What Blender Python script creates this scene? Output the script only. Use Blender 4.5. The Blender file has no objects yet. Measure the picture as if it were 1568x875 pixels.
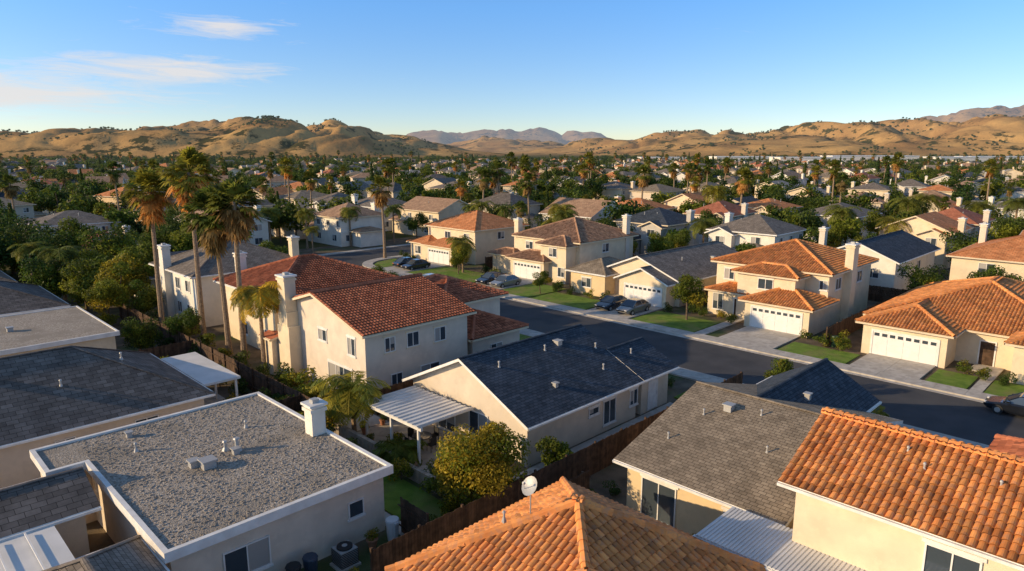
import bpy, math, random
import numpy as np
from mathutils import Vector, noise, Matrix
random.seed(7); RNG=np.random.default_rng(7)
sc=bpy.context.scene
SQ=math.sqrt(.5)
def cf(r,d): return ((d+r)*SQ,(d-r)*SQ)
# ------------------------------------------------------------------ materials
def newmat(name):
    m=bpy.data.materials.new(name); m.use_nodes=True
    nt=m.node_tree; b=nt.nodes['Principled BSDF']
    return m,nt,b
def N(nt,t,**k):
    n=nt.nodes.new(t)
    for a,v in k.items():
        if a in n.inputs: n.inputs[a].default_value=v
        else: setattr(n,a,v)
    return n
def noise_mat(name,c1,c2,scale=3,rough=.85,bump=.0,bscale=40,detail=6,c3=None,s3=.3,tint=False,spec=.3,bd=.02):
    m,nt,b=newmat(name); L=nt.links.new
    geo=N(nt,'ShaderNodeNewGeometry')
    no=N(nt,'ShaderNodeTexNoise'); no.inputs['Scale'].default_value=scale; no.inputs['Detail'].default_value=detail
    L(geo.outputs['Position'],no.inputs['Vector'])
    cr=N(nt,'ShaderNodeValToRGB'); cr.color_ramp.elements[0].position=.35; cr.color_ramp.elements[1].position=.65
    cr.color_ramp.elements[0].color=(*c1,1); cr.color_ramp.elements[1].color=(*c2,1)
    L(no.outputs['Fac'],cr.inputs['Fac']); out=cr.outputs['Color']
    if c3:
        n3=N(nt,'ShaderNodeTexNoise'); n3.inputs['Scale'].default_value=s3; n3.inputs['Detail'].default_value=5
        L(geo.outputs['Position'],n3.inputs['Vector'])
        r3=N(nt,'ShaderNodeValToRGB'); r3.color_ramp.elements[0].position=.5; r3.color_ramp.elements[1].position=.62
        L(n3.outputs['Fac'],r3.inputs['Fac'])
        mx=N(nt,'ShaderNodeMix',data_type='RGBA'); L(r3.outputs['Color'],mx.inputs[0]); L(out,mx.inputs[6]); mx.inputs[7].default_value=(*c3,1)
        out=mx.outputs[2]
    if tint:
        at=N(nt,'ShaderNodeAttribute'); at.attribute_name='tint'
        mx=N(nt,'ShaderNodeMix',data_type='RGBA',blend_type='MULTIPLY'); mx.inputs[0].default_value=1
        L(out,mx.inputs[6]); L(at.outputs['Color'],mx.inputs[7]); out=mx.outputs[2]
    L(out,b.inputs['Base Color']); b.inputs['Roughness'].default_value=rough
    b.inputs['Specular IOR Level'].default_value=spec
    if bump>0:
        nb=N(nt,'ShaderNodeTexNoise'); nb.inputs['Scale'].default_value=bscale; nb.inputs['Detail'].default_value=4
        L(geo.outputs['Position'],nb.inputs['Vector'])
        bp=N(nt,'ShaderNodeBump'); bp.inputs['Strength'].default_value=bump; bp.inputs['Distance'].default_value=bd
        L(nb.outputs['Fac'],bp.inputs['Height']); L(bp.outputs['Normal'],b.inputs['Normal'])
    return m
def stucco(name,c):
    c2=tuple(x*.84 for x in c); return noise_mat(name,c2,c,scale=.9,bump=.35,bscale=25,rough=.9,spec=.15,c3=tuple(x*.92 for x in c),s3=3.0)
def shingle(name,c1,c2,sc_=1.0,rough=.9):
    m,nt,b=newmat(name); L=nt.links.new
    uv=N(nt,'ShaderNodeUVMap'); 
    br=N(nt,'ShaderNodeTexBrick'); br.inputs['Scale'].default_value=1; br.inputs['Brick Width'].default_value=.34*sc_; br.inputs['Row Height'].default_value=.2*sc_
    br.inputs['Mortar Size'].default_value=.012; br.inputs['Color1'].default_value=(*c1,1); br.inputs['Color2'].default_value=(*c2,1)
    br.inputs['Mortar'].default_value=(*[x*.35 for x in c1],1); br.inputs['Bias'].default_value=0
    L(uv.outputs['UV'],br.inputs['Vector'])
    geo=N(nt,'ShaderNodeNewGeometry'); no=N(nt,'ShaderNodeTexNoise'); no.inputs['Scale'].default_value=1.1; no.inputs['Detail'].default_value=8; no.inputs['Roughness'].default_value=.7
    L(geo.outputs['Position'],no.inputs['Vector'])
    mr=N(nt,'ShaderNodeMapRange'); mr.inputs['From Min'].default_value=.3; mr.inputs['From Max'].default_value=.7; mr.inputs['To Min'].default_value=.65; mr.inputs['To Max'].default_value=1.35
    L(no.outputs['Fac'],mr.inputs['Value'])
    mx=N(nt,'ShaderNodeMix',data_type='RGBA',blend_type='MULTIPLY'); mx.inputs[0].default_value=1
    L(br.outputs['Color'],mx.inputs[6]); L(mr.outputs['Result'],mx.inputs[7]); L(mx.outputs[2],b.inputs['Base Color'])
    b.inputs['Roughness'].default_value=rough; b.inputs['Specular IOR Level'].default_value=.2
    sp=N(nt,'ShaderNodeSeparateXYZ'); L(uv.outputs['UV'],sp.inputs[0])
    dv=N(nt,'ShaderNodeMath',operation='DIVIDE'); dv.inputs[1].default_value=.2*sc_; L(sp.outputs['Y'],dv.inputs[0])
    fr=N(nt,'ShaderNodeMath',operation='FRACT'); L(dv.outputs[0],fr.inputs[0])
    sb=N(nt,'ShaderNodeMath',operation='SUBTRACT'); sb.inputs[0].default_value=1; L(fr.outputs[0],sb.inputs[1])
    ad=N(nt,'ShaderNodeMath',operation='ADD'); L(sb.outputs[0],ad.inputs[0]); L(br.outputs['Color'],ad.inputs[1])
    bp=N(nt,'ShaderNodeBump'); bp.inputs['Strength'].default_value=.7; bp.inputs['Distance'].default_value=.035
    L(ad.outputs[0],bp.inputs['Height']); L(bp.outputs['Normal'],b.inputs['Normal'])
    return m
def tilebump(name,c1,c2): return shingle(name,c1,c2,1.5)
def leafmat(name,c,trans=.45):
    m=bpy.data.materials.new(name); m.use_nodes=True; nt=m.node_tree; L=nt.links.new
    b=nt.nodes['Principled BSDF']; o=nt.nodes['Material Output']
    at=N(nt,'ShaderNodeAttribute'); at.attribute_name='tint'
    oi=N(nt,'ShaderNodeObjectInfo')
    cr=N(nt,'ShaderNodeValToRGB'); e=cr.color_ramp.elements; e[0].color=(.58,.70,.72,1); e[1].color=(1.5,1.2,.85,1); cr.color_ramp.interpolation='LINEAR'; L(oi.outputs['Random'],cr.inputs['Fac'])
    mx=N(nt,'ShaderNodeMix',data_type='RGBA',blend_type='MULTIPLY'); mx.inputs[0].default_value=1; mx.inputs[6].default_value=(*c,1); L(at.outputs['Color'],mx.inputs[7])
    m2=N(nt,'ShaderNodeMix',data_type='RGBA',blend_type='MULTIPLY'); m2.inputs[0].default_value=1; L(mx.outputs[2],m2.inputs[6]); L(cr.outputs['Color'],m2.inputs[7])
    L(m2.outputs[2],b.inputs['Base Color']); b.inputs['Roughness'].default_value=.6; b.inputs['Specular IOR Level'].default_value=.25
    tr=N(nt,'ShaderNodeBsdfTranslucent'); L(m2.outputs[2],tr.inputs['Color'])
    ms=N(nt,'ShaderNodeMixShader'); ms.inputs[0].default_value=trans; L(b.outputs[0],ms.inputs[1]); L(tr.outputs[0],ms.inputs[2]); L(ms.outputs[0],o.inputs[0])
    return m
def painted_haze(m,d0=300,d1=7000,mxf=.56,col=(.42,.47,.58),st=.8,gam=1.1):  # distance haze painted into the material as bluish emission, growing from the origin
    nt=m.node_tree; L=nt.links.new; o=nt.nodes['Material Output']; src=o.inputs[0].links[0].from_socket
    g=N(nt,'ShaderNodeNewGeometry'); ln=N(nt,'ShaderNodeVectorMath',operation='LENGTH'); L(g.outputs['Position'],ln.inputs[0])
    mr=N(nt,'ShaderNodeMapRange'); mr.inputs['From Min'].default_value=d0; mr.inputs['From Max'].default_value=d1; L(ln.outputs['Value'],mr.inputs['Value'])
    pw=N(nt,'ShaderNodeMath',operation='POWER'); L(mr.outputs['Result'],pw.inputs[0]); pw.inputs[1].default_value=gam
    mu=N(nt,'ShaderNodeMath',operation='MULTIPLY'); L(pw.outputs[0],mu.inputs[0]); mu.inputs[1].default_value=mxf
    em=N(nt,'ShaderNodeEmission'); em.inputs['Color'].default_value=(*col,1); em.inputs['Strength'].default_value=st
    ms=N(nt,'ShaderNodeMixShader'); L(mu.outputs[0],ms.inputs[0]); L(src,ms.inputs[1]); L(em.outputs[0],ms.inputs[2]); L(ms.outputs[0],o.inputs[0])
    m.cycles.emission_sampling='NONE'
def flat(name,c,rough=.5,metal=0,spec=.5,coat=0):
    m,nt,b=newmat(name); b.inputs['Base Color'].default_value=(*c,1); b.inputs['Roughness'].default_value=rough
    b.inputs['Metallic'].default_value=metal; b.inputs['Specular IOR Level'].default_value=spec; b.inputs['Coat Weight'].default_value=coat
    return m
M={}
M['cream']=stucco('stucco_cream',(.80,.66,.46)); M['tan']=stucco('stucco_tan',(.70,.59,.45)); M['beige']=stucco('stucco_beige',(.76,.65,.52))
M['white']=stucco('stucco_white',(.84,.78,.67)); M['grey']=stucco('stucco_grey',(.56,.52,.46)); M['yellow']=stucco('stucco_yellow',(.78,.60,.36))
M['trim']=noise_mat('white_trim_paint',(.70,.67,.62),(.82,.80,.75),scale=2,rough=.5)
M['gar']=noise_mat('garage_door_paint',(.76,.74,.70),(.82,.80,.76),scale=1,rough=.45)
M['glass']=flat('window_glass',(.05,.065,.08),.06,0,.9)
M['curt']=flat('window_blind',(.38,.36,.33),.25,0,.8)
M['shD']=shingle('shingle_slate_blue',(.04,.053,.068),(.08,.092,.11))
M['shB']=shingle('shingle_brown',(.25,.195,.135),(.34,.27,.19))
M['shG']=shingle('shingle_grey',(.115,.098,.085),(.19,.162,.14),1.6)
M['shG2']=shingle('shingle_warm_grey',(.18,.15,.12),(.27,.225,.185))
M['shL']=shingle('shingle_light_grey',(.29,.265,.235),(.37,.34,.30))
M['tileO']=noise_mat('clay_tile_orange',(.66,.225,.06),(.82,.34,.10),scale=1.2,rough=.75,tint=True,spec=.3,c3=(.60,.26,.11),s3=5)
M['tileR']=noise_mat('clay_tile_red',(.38,.115,.055),(.52,.18,.09),scale=1.2,rough=.8,tint=True,spec=.25)
M['tileB']=noise_mat('clay_tile_brown',(.37,.205,.12),(.50,.29,.17),scale=1.2,rough=.8,tint=True,spec=.25)
M['dO']=tilebump('tile_roof_orange',(.58,.21,.075),(.70,.29,.115)); M['dR']=tilebump('tile_roof_red',(.40,.135,.07),(.48,.18,.10)); M['dB']=tilebump('tile_roof_brown',(.35,.21,.13),(.44,.28,.17))
M['gravel']=noise_mat('roof_gravel',(.23,.195,.155),(.50,.44,.365),scale=9,detail=10,rough=.95,bump=.9,bscale=14,c3=(.30,.26,.21),s3=.5,bd=.09)
M['asphalt']=noise_mat('asphalt',(.05,.052,.056),(.07,.07,.074),scale=.5,rough=.9,bump=.3,bscale=60,c3=(.082,.08,.078),s3=.15)
M['conc']=noise_mat('concrete',(.42,.385,.33),(.54,.50,.44),scale=.8,rough=.85,bump=.15,bscale=30,c3=(.40,.36,.31),s3=2.2)
M['lawn']=noise_mat('lawn_grass',(.10,.18,.016),(.18,.27,.035),scale=1.3,rough=.9,bump=.8,bscale=30,c3=(.20,.22,.055),s3=.4,bd=.06)
M['dirt']=noise_mat('yard_soil',(.09,.07,.045),(.19,.145,.095),scale=.7,rough=.95,bump=.6,bscale=12,c3=(.065,.09,.028),s3=.2,bd=.06)
M['wood']=noise_mat('fence_wood',(.05,.03,.018),(.105,.062,.038),scale=3,rough=.85,tint=True)
M['bark']=noise_mat('bark',(.10,.07,.045),(.18,.13,.085),scale=6,rough=.95,bump=.6,bscale=15)
M['pbark']=noise_mat('palm_bark',(.20,.14,.09),(.38,.27,.17),scale=7,rough=.95,bump=.8,bscale=12,bd=.05)
M['metalw']=noise_mat('patio_metal_white',(.60,.60,.58),(.72,.71,.68),scale=.6,rough=.4)
M['metal']=flat('galvanised_metal',(.42,.41,.39),.5,.2); M['dark']=flat('dark_rubber',(.02,.02,.02),.7)
M['lf1']=leafmat('leaf_green',(.135,.18,.022)); M['lf2']=leafmat('leaf_dark_green',(.070,.115,.022)); M['lf3']=leafmat('leaf_yellow_green',(.31,.28,.03)); M['lfp']=leafmat('palm_frond_green',(.20,.22,.036)); M['lfd']=leafmat('palm_frond_dry',(.44,.27,.10)); M['lfy']=leafmat('palm_frond_yellow',(.55,.44,.045))
M['white2']=noise_mat('white_membrane',(.64,.63,.59),(.76,.74,.70),scale=.7,rough=.6)
M['block']=noise_mat('garden_wall_block',(.28,.23,.18),(.4,.34,.27),scale=2,rough=.9,bump=.5,bscale=9)
for k_ in list(M): painted_haze(M[k_])  # pale emission standing in for air haze on far surfaces
M['binb']=flat('bin_blue',(.03,.05,.08),.5); M['bing']=flat('bin_green',(.02,.06,.03),.5); M['terra']=flat('terracotta_pot',(.4,.17,.09),.8)
# ------------------------------------------------------------------ mesh builder
class MB:
    def __init__(s): s.v=[];s.f=[];s.m=[];s.t=[];s.uv=[];s.mats=[]
    def mi(s,k):
        if k not in s.mats: s.mats.append(k)
        return s.mats.index(k)
    def face(s,pts,k,t=1.0,uv=None):
        n=len(s.v); s.v.extend([tuple(p) for p in pts]); s.f.append(tuple(range(n,n+len(pts)))); s.m.append(s.mi(k)); s.t.append(t); s.uv.append(uv)
    def box(s,x0,y0,z0,x1,y1,z1,k,t=1.0):
        if x0>x1:x0,x1=x1,x0
        if y0>y1:y0,y1=y1,y0
        n=len(s.v); s.v+= [(x0,y0,z0),(x1,y0,z0),(x1,y1,z0),(x0,y1,z0),(x0,y0,z1),(x1,y0,z1),(x1,y1,z1),(x0,y1,z1)]
        for f in ((0,3,2,1),(4,5,6,7),(0,1,5,4),(1,2,6,5),(2,3,7,6),(3,0,4,7)):
            s.f.append(tuple(n+i for i in f)); s.m.append(s.mi(k)); s.t.append(t); s.uv.append(None)
    def cyl(s,p0,p1,r0,r1,k,n=8,t=1.0,cap=True):
        p0=Vector(p0);p1=Vector(p1);d=(p1-p0).normalized(); a=d.orthogonal().normalized(); b=d.cross(a); i0=len(s.v)
        for p,r in ((p0,r0),(p1,r1)):
            for i in range(n):
                q=p+(a*math.cos(6.2832*i/n)+b*math.sin(6.2832*i/n))*r; s.v.append(tuple(q))
        for i in range(n):
            j=(i+1)%n; s.f.append((i0+i,i0+j,i0+n+j,i0+n+i)); s.m.append(s.mi(k)); s.t.append(t); s.uv.append(None)
        if cap:
            s.f.append(tuple(i0+n+i for i in range(n))); s.m.append(s.mi(k)); s.t.append(t); s.uv.append(None)
            s.f.append(tuple(i0+n-1-i for i in range(n))); s.m.append(s.mi(k)); s.t.append(t); s.uv.append(None)
    def quads(s,P,k,T):
        i0=len(s.v); s.v.extend(map(tuple,P.reshape(-1,3).tolist())); mi=s.mi(k)
        for i in range(len(P)):
            s.f.append((i0+4*i,i0+4*i+1,i0+4*i+2,i0+4*i+3)); s.m.append(mi); s.t.append(float(T[i])); s.uv.append(None)
    def mesh(s,name,org=(0,0,0)):
        me=bpy.data.meshes.new(name); ox,oy,oz=org
        me.from_pydata([(x-ox,y-oy,z-oz) for x,y,z in s.v],[],s.f)
        for k in s.mats: me.materials.append(M[k])
        me.polygons.foreach_set('material_index',s.m)
        ca=me.color_attributes.new('tint','FLOAT_COLOR','CORNER'); arr=[]
        for f,t in zip(s.f,s.t): arr+= [t,t,t,1]*len(f)
        ca.data.foreach_set('color',arr)
        if any(u is not None for u in s.uv):
            ul=me.uv_layers.new(name='UVMap'); arr=[]
            for f,u in zip(s.f,s.uv):
                if u is None: arr+=[0,0]*len(f)
                else:
                    for q in u: arr+= [q[0],q[1]]
            ul.data.foreach_set('uv',arr)
        me.update(); return me
    def obj(s,name,parent=None,org=(0,0,0)):
        if not s.f: return None
        o=bpy.data.objects.new(name,s.mesh(name,org)); sc.collection.objects.link(o)
        if parent: o.parent=parent
        else: o.location=org
        return o
def empty(name,loc=(0,0,0)):
    e=bpy.data.objects.new(name,None); e.location=loc; e.empty_display_size=.5; sc.collection.objects.link(e); return e
def inst(name,me,loc,rz=0,s=1,parent=None,sz=None):
    o=bpy.data.objects.new(name,me); o.location=loc; o.rotation_euler=(0,0,rz); o.scale=(s,s,sz if sz else s); sc.collection.objects.link(o)
    if parent: o.parent=parent
    return o
# ------------------------------------------------------------------ roofs
def planes(kind,x0,x1,y0,y1,z,p):
    xc=(x0+x1)/2; yc=(y0+y1)/2
    if kind=='gx':
        zr=z+(yc-y0)*p
        return [[(x0,y0,z),(x1,y0,z),(x1,yc,zr),(x0,yc,zr)],[(x1,y1,z),(x0,y1,z),(x0,yc,zr),(x1,yc,zr)]],[((x0,yc,zr),(x1,yc,zr))]
    if kind=='gy':
        zr=z+(xc-x0)*p
        return [[(x0,y1,z),(x0,y0,z),(xc,y0,zr),(xc,y1,zr)],[(x1,y0,z),(x1,y1,z),(xc,y1,zr),(xc,y0,zr)]],[((xc,y0,zr),(xc,y1,zr))]
    if x1-x0>=y1-y0:
        w=(y1-y0)/2; a=(x0+w,yc,z+w*p); b=(x1-w-.001,yc,z+w*p)
        return [[(x0,y0,z),(x1,y0,z),b,a],[(x1,y1,z),(x0,y1,z),a,b],[(x0,y1,z),(x0,y0,z),a],[(x1,y0,z),(x1,y1,z),b]],[(a,b),((x0,y0,z),a),((x0,y1,z),a),((x1,y0,z),b),((x1,y1,z),b)]
    w=(x1-x0)/2; a=(xc,y0+w,z+w*p); b=(xc,y1-w-.001,z+w*p)
    return [[(x0,y1,z),(x0,y0,z),a,b],[(x1,y0,z),(x1,y1,z),b,a],[(x0,y0,z),(x1,y0,z),a],[(x1,y1,z),(x0,y1,z),b]],[(a,b),((x0,y0,z),a),((x1,y0,z),a),((x0,y1,z),b),((x1,y1,z),b)]
def inpoly(u,v,P):
    n=len(P)
    for i in range(n):
        x0,y0=P[i];x1,y1=P[(i+1)%n]
        if (x1-x0)*(v-y0)-(y1-y0)*(u-x0)<-.02: return False
    return True
def tiles(R,pl,k,pw=.26,pt=.34):
    P0=Vector(pl[0]); e=(Vector(pl[1])-P0).normalized(); n=(Vector(pl[1])-P0).cross(Vector(pl[-1])-P0).normalized(); w=n.cross(e)
    Q=[((Vector(p)-P0).dot(e),(Vector(p)-P0).dot(w)) for p in pl]
    umax=max(q[0] for q in Q); vmax=max(q[1] for q in Q); umin=min(q[0] for q in Q)
    prof=[(-.5,.0),(-.32,.27),(-.1,.38),(.12,.38),(.34,.22),(.5,.0)]
    nu=int((umax-umin)/pw)+1; nv=int(vmax/pt)+1
    mi=R.mi(k)
    for j in range(nv):
        v=j*pt
        for i in range(nu):
            u=umin+(i+.5)*pw
            if not inpoly(u,min(v+pt*.5,vmax-.03),Q): continue
            t=random.uniform(.72,1.12)*(random.choice([.68,.85,1,1,1,1,1.12]))
            i0=len(R.v); jit=random.uniform(-.008,.008)
            for vv,hh,ww in ((v-.03,.045,1.04),(v+pt*1.02,.012,.88)):
                for a,b in prof:
                    q=P0+e*(u+a*pw*ww+jit)+w*vv+n*(b*pw*ww*.80+hh); R.v.append((q.x,q.y,q.z))
            m=len(prof)
            for a in range(m-1):
                R.f.append((i0+a,i0+a+1,i0+m+a+1,i0+m+a)); R.m.append(mi); R.t.append(t); R.uv.append(None)
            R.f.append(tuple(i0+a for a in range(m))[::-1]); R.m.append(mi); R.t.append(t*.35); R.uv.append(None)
def caps(R,p0,p1,k,tile):
    p0=Vector(p0);p1=Vector(p1);L=(p1-p0).length
    if L<.3: return
    d=(p1-p0)/L; side=d.cross(Vector((0,0,1))).normalized(); up=side.cross(d)
    n=max(1,int(L/.4)); r=.17 if tile else .13; hgt=.15 if tile else .035
    for i in range(n):
        a=p0+d*(L*i/n-.03); b=p0+d*(L*(i+1)/n); t=random.uniform(.85,1.15); i0=len(R.v)
        for q,s in ((a,1.1),(b,.9)):
            for c,h in ((-1,-.25),(-.6,.65),(0,1),(.6,.65),(1,-.25)):
                z=q+side*c*r*s+up*(h*hgt*s+(.06 if tile else .02)); R.v.append(tuple(z))
        for j in range(4):
            R.f.append((i0+j,i0+j+1,i0+5+j+1,i0+5+j)); R.m.append(R.mi(k)); R.t.append(t)
            R.uv.append([(i*.3,.05),(i*.3+.2,.05),(i*.3+.2,.15),(i*.3,.15)])
def roofblock(W,R,x0,x1,y0,y1,ze,kind,pitch,wall,rk,ov=.5,z0=0,tile=False,fas='trim',th=.18,cap=True):
    if kind=='flat':
        W.box(x0+ov,y0+ov,z0,x1-ov,y1-ov,ze-.15,wall)
        R.box(x0+.15,y0+.15,ze-.2,x1-.15,y1-.15,ze-.06,rk)
        for a in ((x0,y0,x1,y0+.15),(x0,y1-.15,x1,y1),(x0,y0+.151,x0+.15,y1-.151),(x1-.15,y0+.151,x1,y1-.151)):
            R.box(a[0],a[1],ze-.35,a[2],a[3],ze,fas)
        return
    pls,rid=planes(kind,x0,x1,y0,y1,ze,pitch)
    for pl in pls:
        P0=Vector(pl[0]); e=(Vector(pl[1])-P0).normalized(); n=(Vector(pl[1])-P0).cross(Vector(pl[-1])-P0).normalized(); w=n.cross(e)
        uv=[((Vector(p)-P0).dot(e)+P0.x*.37,(Vector(p)-P0).dot(w)) for p in pl]
        R.face(pl,rk,.6 if tile else 1,uv)
        lo=[(p[0],p[1],p[2]-th) for p in pl]
        R.face(lo[::-1],fas)
        m=len(pl)
        for i in range(m):
            if kind in('gx','gy') and i==2: continue
            if kind=='hip' and i!=0: continue
            j=(i+1)%m; R.face([lo[i],lo[j],pl[j],pl[i]],fas)
        if tile: tiles(R,pl,rk)
        a=Vector(pl[0]);b=Vector(pl[1]); o=-Vector((w.x,w.y,0)).normalized()*.10
        g=[a,b,b+o,a+o]
        R.face([tuple(q-Vector((0,0,.03))) for q in g][::-1],fas); R.face([tuple(q-Vector((0,0,.14))) for q in g],fas); R.face([tuple(g[3]-Vector((0,0,.14))),tuple(g[2]-Vector((0,0,.14))),tuple(g[2]-Vector((0,0,.03))),tuple(g[3]-Vector((0,0,.03)))][::-1],fas)
    if cap:
        for a,b in rid: caps(R,a,b,rk,tile)
    zt=ze+pitch*ov-th-.02; X0,X1,Y0,Y1=x0+ov,x1-ov,y0+ov,y1-ov; xc=(x0+x1)/2;yc=(y0+y1)/2
    W.box(X0,Y0,z0,X1,Y1,zt,wall)
    if kind=='gx':
        zr=ze+(yc-y0)*pitch-th-.02
        for X,s in ((X0+.002,1),(X1-.002,-1)):
            f=[(X,Y1,zt),(X,Y0,zt),(X,yc,zr)]; W.face(f if s>0 else f[::-1],wall)
    if kind=='gy':
        zr=ze+(xc-x0)*pitch-th-.02
        for Y,s in ((Y0+.002,1),(Y1-.002,-1)):
            f=[(X0,Y,zt),(X1,Y,zt),(xc,Y,zr)]; W.face(f if s>0 else f[::-1],wall)
def fb(O,face,c,a0,a1,z0,z1,d0,d1,k):
    if face=='-X': O.box(c-d1,a0,z0,c-d0,a1,z1,k)
    elif face=='+X': O.box(c+d0,a0,z0,c+d1,a1,z1,k)
    elif face=='-Y': O.box(a0,c-d1,z0,a1,c-d0,z1,k)
    else: O.box(a0,c+d0,z0,a1,c+d1,z1,k)
def win(O,face,c,a,z,w=1.5,h=1.2,mull=1,surround=None):
    fb(O,face,c,a-w/2+.03,a+w/2-.03,z-h/2+.03,z+h/2-.03,-.05,.012,'glass')
    if random.random()<.6: 
        s=random.choice([0,1]); zt=z+h/2-.05; zb=zt-(h-.1)*random.choice([.5,1,1,.75]); fb(O,face,c,a-w/2+.04 if s else a+.03,a-.03 if s else a+w/2-.04,zb,zt,-.04,.016,'curt')
    b=.06
    fb(O,face,c,a-w/2,a+w/2,z+h/2-b,z+h/2,-.05,.06,'trim'); fb(O,face,c,a-w/2,a+w/2,z-h/2,z-h/2+b,-.05,.06,'trim')
    fb(O,face,c,a-w/2,a-w/2+b,z-h/2+b,z+h/2-b,-.05,.058,'trim'); fb(O,face,c,a+w/2-b,a+w/2,z-h/2+b,z+h/2-b,-.05,.058,'trim')
    for i in range(mull):
        q=a-w/2+w*(i+1)/(mull+1); fb(O,face,c,q-.025,q+.025,z-h/2+b,z+h/2-b,-.05,.045,'trim')
    fb(O,face,c,a-w/2-.06,a+w/2+.06,z-h/2-.09,z-h/2-.002,-.05,.09,surround or 'trim')
    if surround: fb(O,face,c,a-w/2-.1,a+w/2+.1,z+h/2+.002,z+h/2+.14,-.05,.05,surround)
def garage(O,face,c,a,w=4.9,h=2.15):
    fb(O,face,c,a-w/2,a+w/2,0.02,h,-.05,.012,'gar')
    for i in range(4):
        for j in range(4):
            x=a-w/2+w*j/4; fb(O,face,c,x+.05,x+w/4-.05,h*i/4+.05,h*(i+1)/4-.04,0,.035,'gar')
    for j in range(8):
        x=a-w/2+w*j/8; fb(O,face,c,x+.1,x+w/8-.1,h*3/4+.14,h-.13,0,.04,'glass')
    fb(O,face,c,a-w/2-.15,a-w/2-.002,0.02,h+.15,-.05,.06,'trim'); fb(O,face,c,a+w/2+.002,a+w/2+.15,0.02,h+.15,-.05,.06,'trim'); fb(O,face,c,a-w/2,a+w/2,h+.002,h+.15,-.05,.058,'trim')
def door(O,face,c,a,w=1.0,h=2.05,k='wood'):
    fb(O,face,c,a-w/2,a+w/2,.1,h,-.05,.03,k); fb(O,face,c,a-w/2-.1,a-w/2-.002,.1,h+.1,-.05,.06,'trim'); fb(O,face,c,a+w/2+.002,a+w/2+.1,.1,h+.1,-.05,.06,'trim'); fb(O,face,c,a-w/2,a+w/2,h+.002,h+.1,-.05,.058,'trim')
    for i in range(2):
        for j in range(2): fb(O,face,c,a-w/2+.12+j*.42,a-w/2+.46+j*.42,.3+i*.95,1.05+i*.85,.02,.045,k)
def chimney(C,x,y,z0,z1,sx=.9,sy=.7,k='beige'):
    C.box(x-sx/2,y-sy/2,z0,x+sx/2,y+sy/2,z1,k); C.box(x-sx/2-.08,y-sy/2-.08,z1-.3,x+sx/2+.08,y+sy/2+.08,z1-.12,k); C.box(x-sx/2-.12,y-sy/2-.12,z1+.001,x+sx/2+.12,y+sy/2+.12,z1+.12,'trim'); C.box(x-.18,y-.18,z1+.12,x+.18,y+.18,z1+.3,'metal')
def pipe(C,x,y,z,h=.5,r=.05): C.cyl((x,y,z-.3),(x,y,z+h),r,r,'metal',8); C.cyl((x,y,z+h),(x,y,z+h+.07),r*1.7,r*1.2,'metal',8); C.cyl((x,y,z-.1),(x,y,z+.08),r*2.4,r*1.2,'metal',8)
def vent(C,x,y,z,s=.25): C.box(x-s,y-s,z-.15,x+s,y+s,z+.2,'metal'); C.box(x-s-.06,y-s-.06,z+.2,x+s+.06,y+s+.06,z+.26,'metal')
class House:
    def __init__(s,name,cx,cy): s.n=name; s.c=(cx,cy,0); s.W=MB();s.R=MB();s.O=MB();s.C=MB();s.P=MB()
    def b(s,*a,**k): roofblock(s.W,s.R,*a,**k)
    def done(s):
        e=empty(s.n,s.c)
        for nm,mb in (('walls',s.W),('roof',s.R),('windows_and_doors',s.O),('chimney_and_vents',s.C),('patio_cover',s.P)): mb.obj(nm,e,s.c)
        return e
# ------------------------------------------------------------------ H1 gravel flat roof
h=House('flat_gravel_roof_house',11,31)
h.W.box(7.1,24.8,0,16.4,37.7,3.0,'beige'); h.W.box(5.5,35.3,0,7.1,37.7,3.0,'beige')
R=h.R; z=3.3
R.box(6.95,24.55,z-.25,16.55,37.95,z-.1,'gravel'); R.box(5.45,34.95,z-.25,6.94,37.95,z-.1,'gravel')
for a in ((6.8,24.4,16.7,24.6),(5.25,37.9,16.7,38.1),(16.5,24.601,16.7,37.899),(6.8,24.601,7.0,34.75),(5.25,34.751,7.0,34.95),(5.25,34.951,5.45,37.899)):
    R.box(a[0],a[1],z-.4,a[2],a[3],z,'trim')
for i in range(4200):
    x=random.uniform(7.1,16.4);y=random.uniform(24.7,37.8);s=random.uniform(.015,.045); R.box(x-s,y-s,z-.1,x+s,y+s*.8,z-.1+s*.8,'gravel')
chimney(h.C,16.15,30.4,2.6,4.75,.75,.75,'white')
vent(h.C,10.7,30.4,z+.05,.28); vent(h.C,10.25,30.9,z,.18); pipe(h.C,12.0,31.6,z,.35,.08); pipe(h.C,12.4,31.2,z,.5,.1); vent(h.C,12.2,30.9,z-.05,.14); pipe(h.C,8.9,34.5,z,.3,.05); vent(h.C,9.2,36.6,z-.05,.12); pipe(h.C,13.9,33.6,z,.25,.05)
win(h.O,'-Y',24.8,9.9,1.5,1.9,1.3); win(h.O,'-Y',24.8,14.9,1.7,.8,.8,0); win(h.O,'+X',16.4,34,1.5)
h.done()
h=House('shingle_roof_house',2,30)
h.b(-9,6.3,30.4,35.1,3.0,'gx',.38,'beige','shG'); h.b(-9,4.6,21.5,30.2,2.9,'gx',.0001,'beige','white2',th=.25,cap=False)
h.b(2.2,6.75,16,27.2,2.8,'hip',.5,'beige','shG2',ov=.3)
for i in range(9): h.R.box(-4+i*.95,23.3,3.0,-3.94+i*.95,30.1,3.06,'trim')
h.done()
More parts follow.
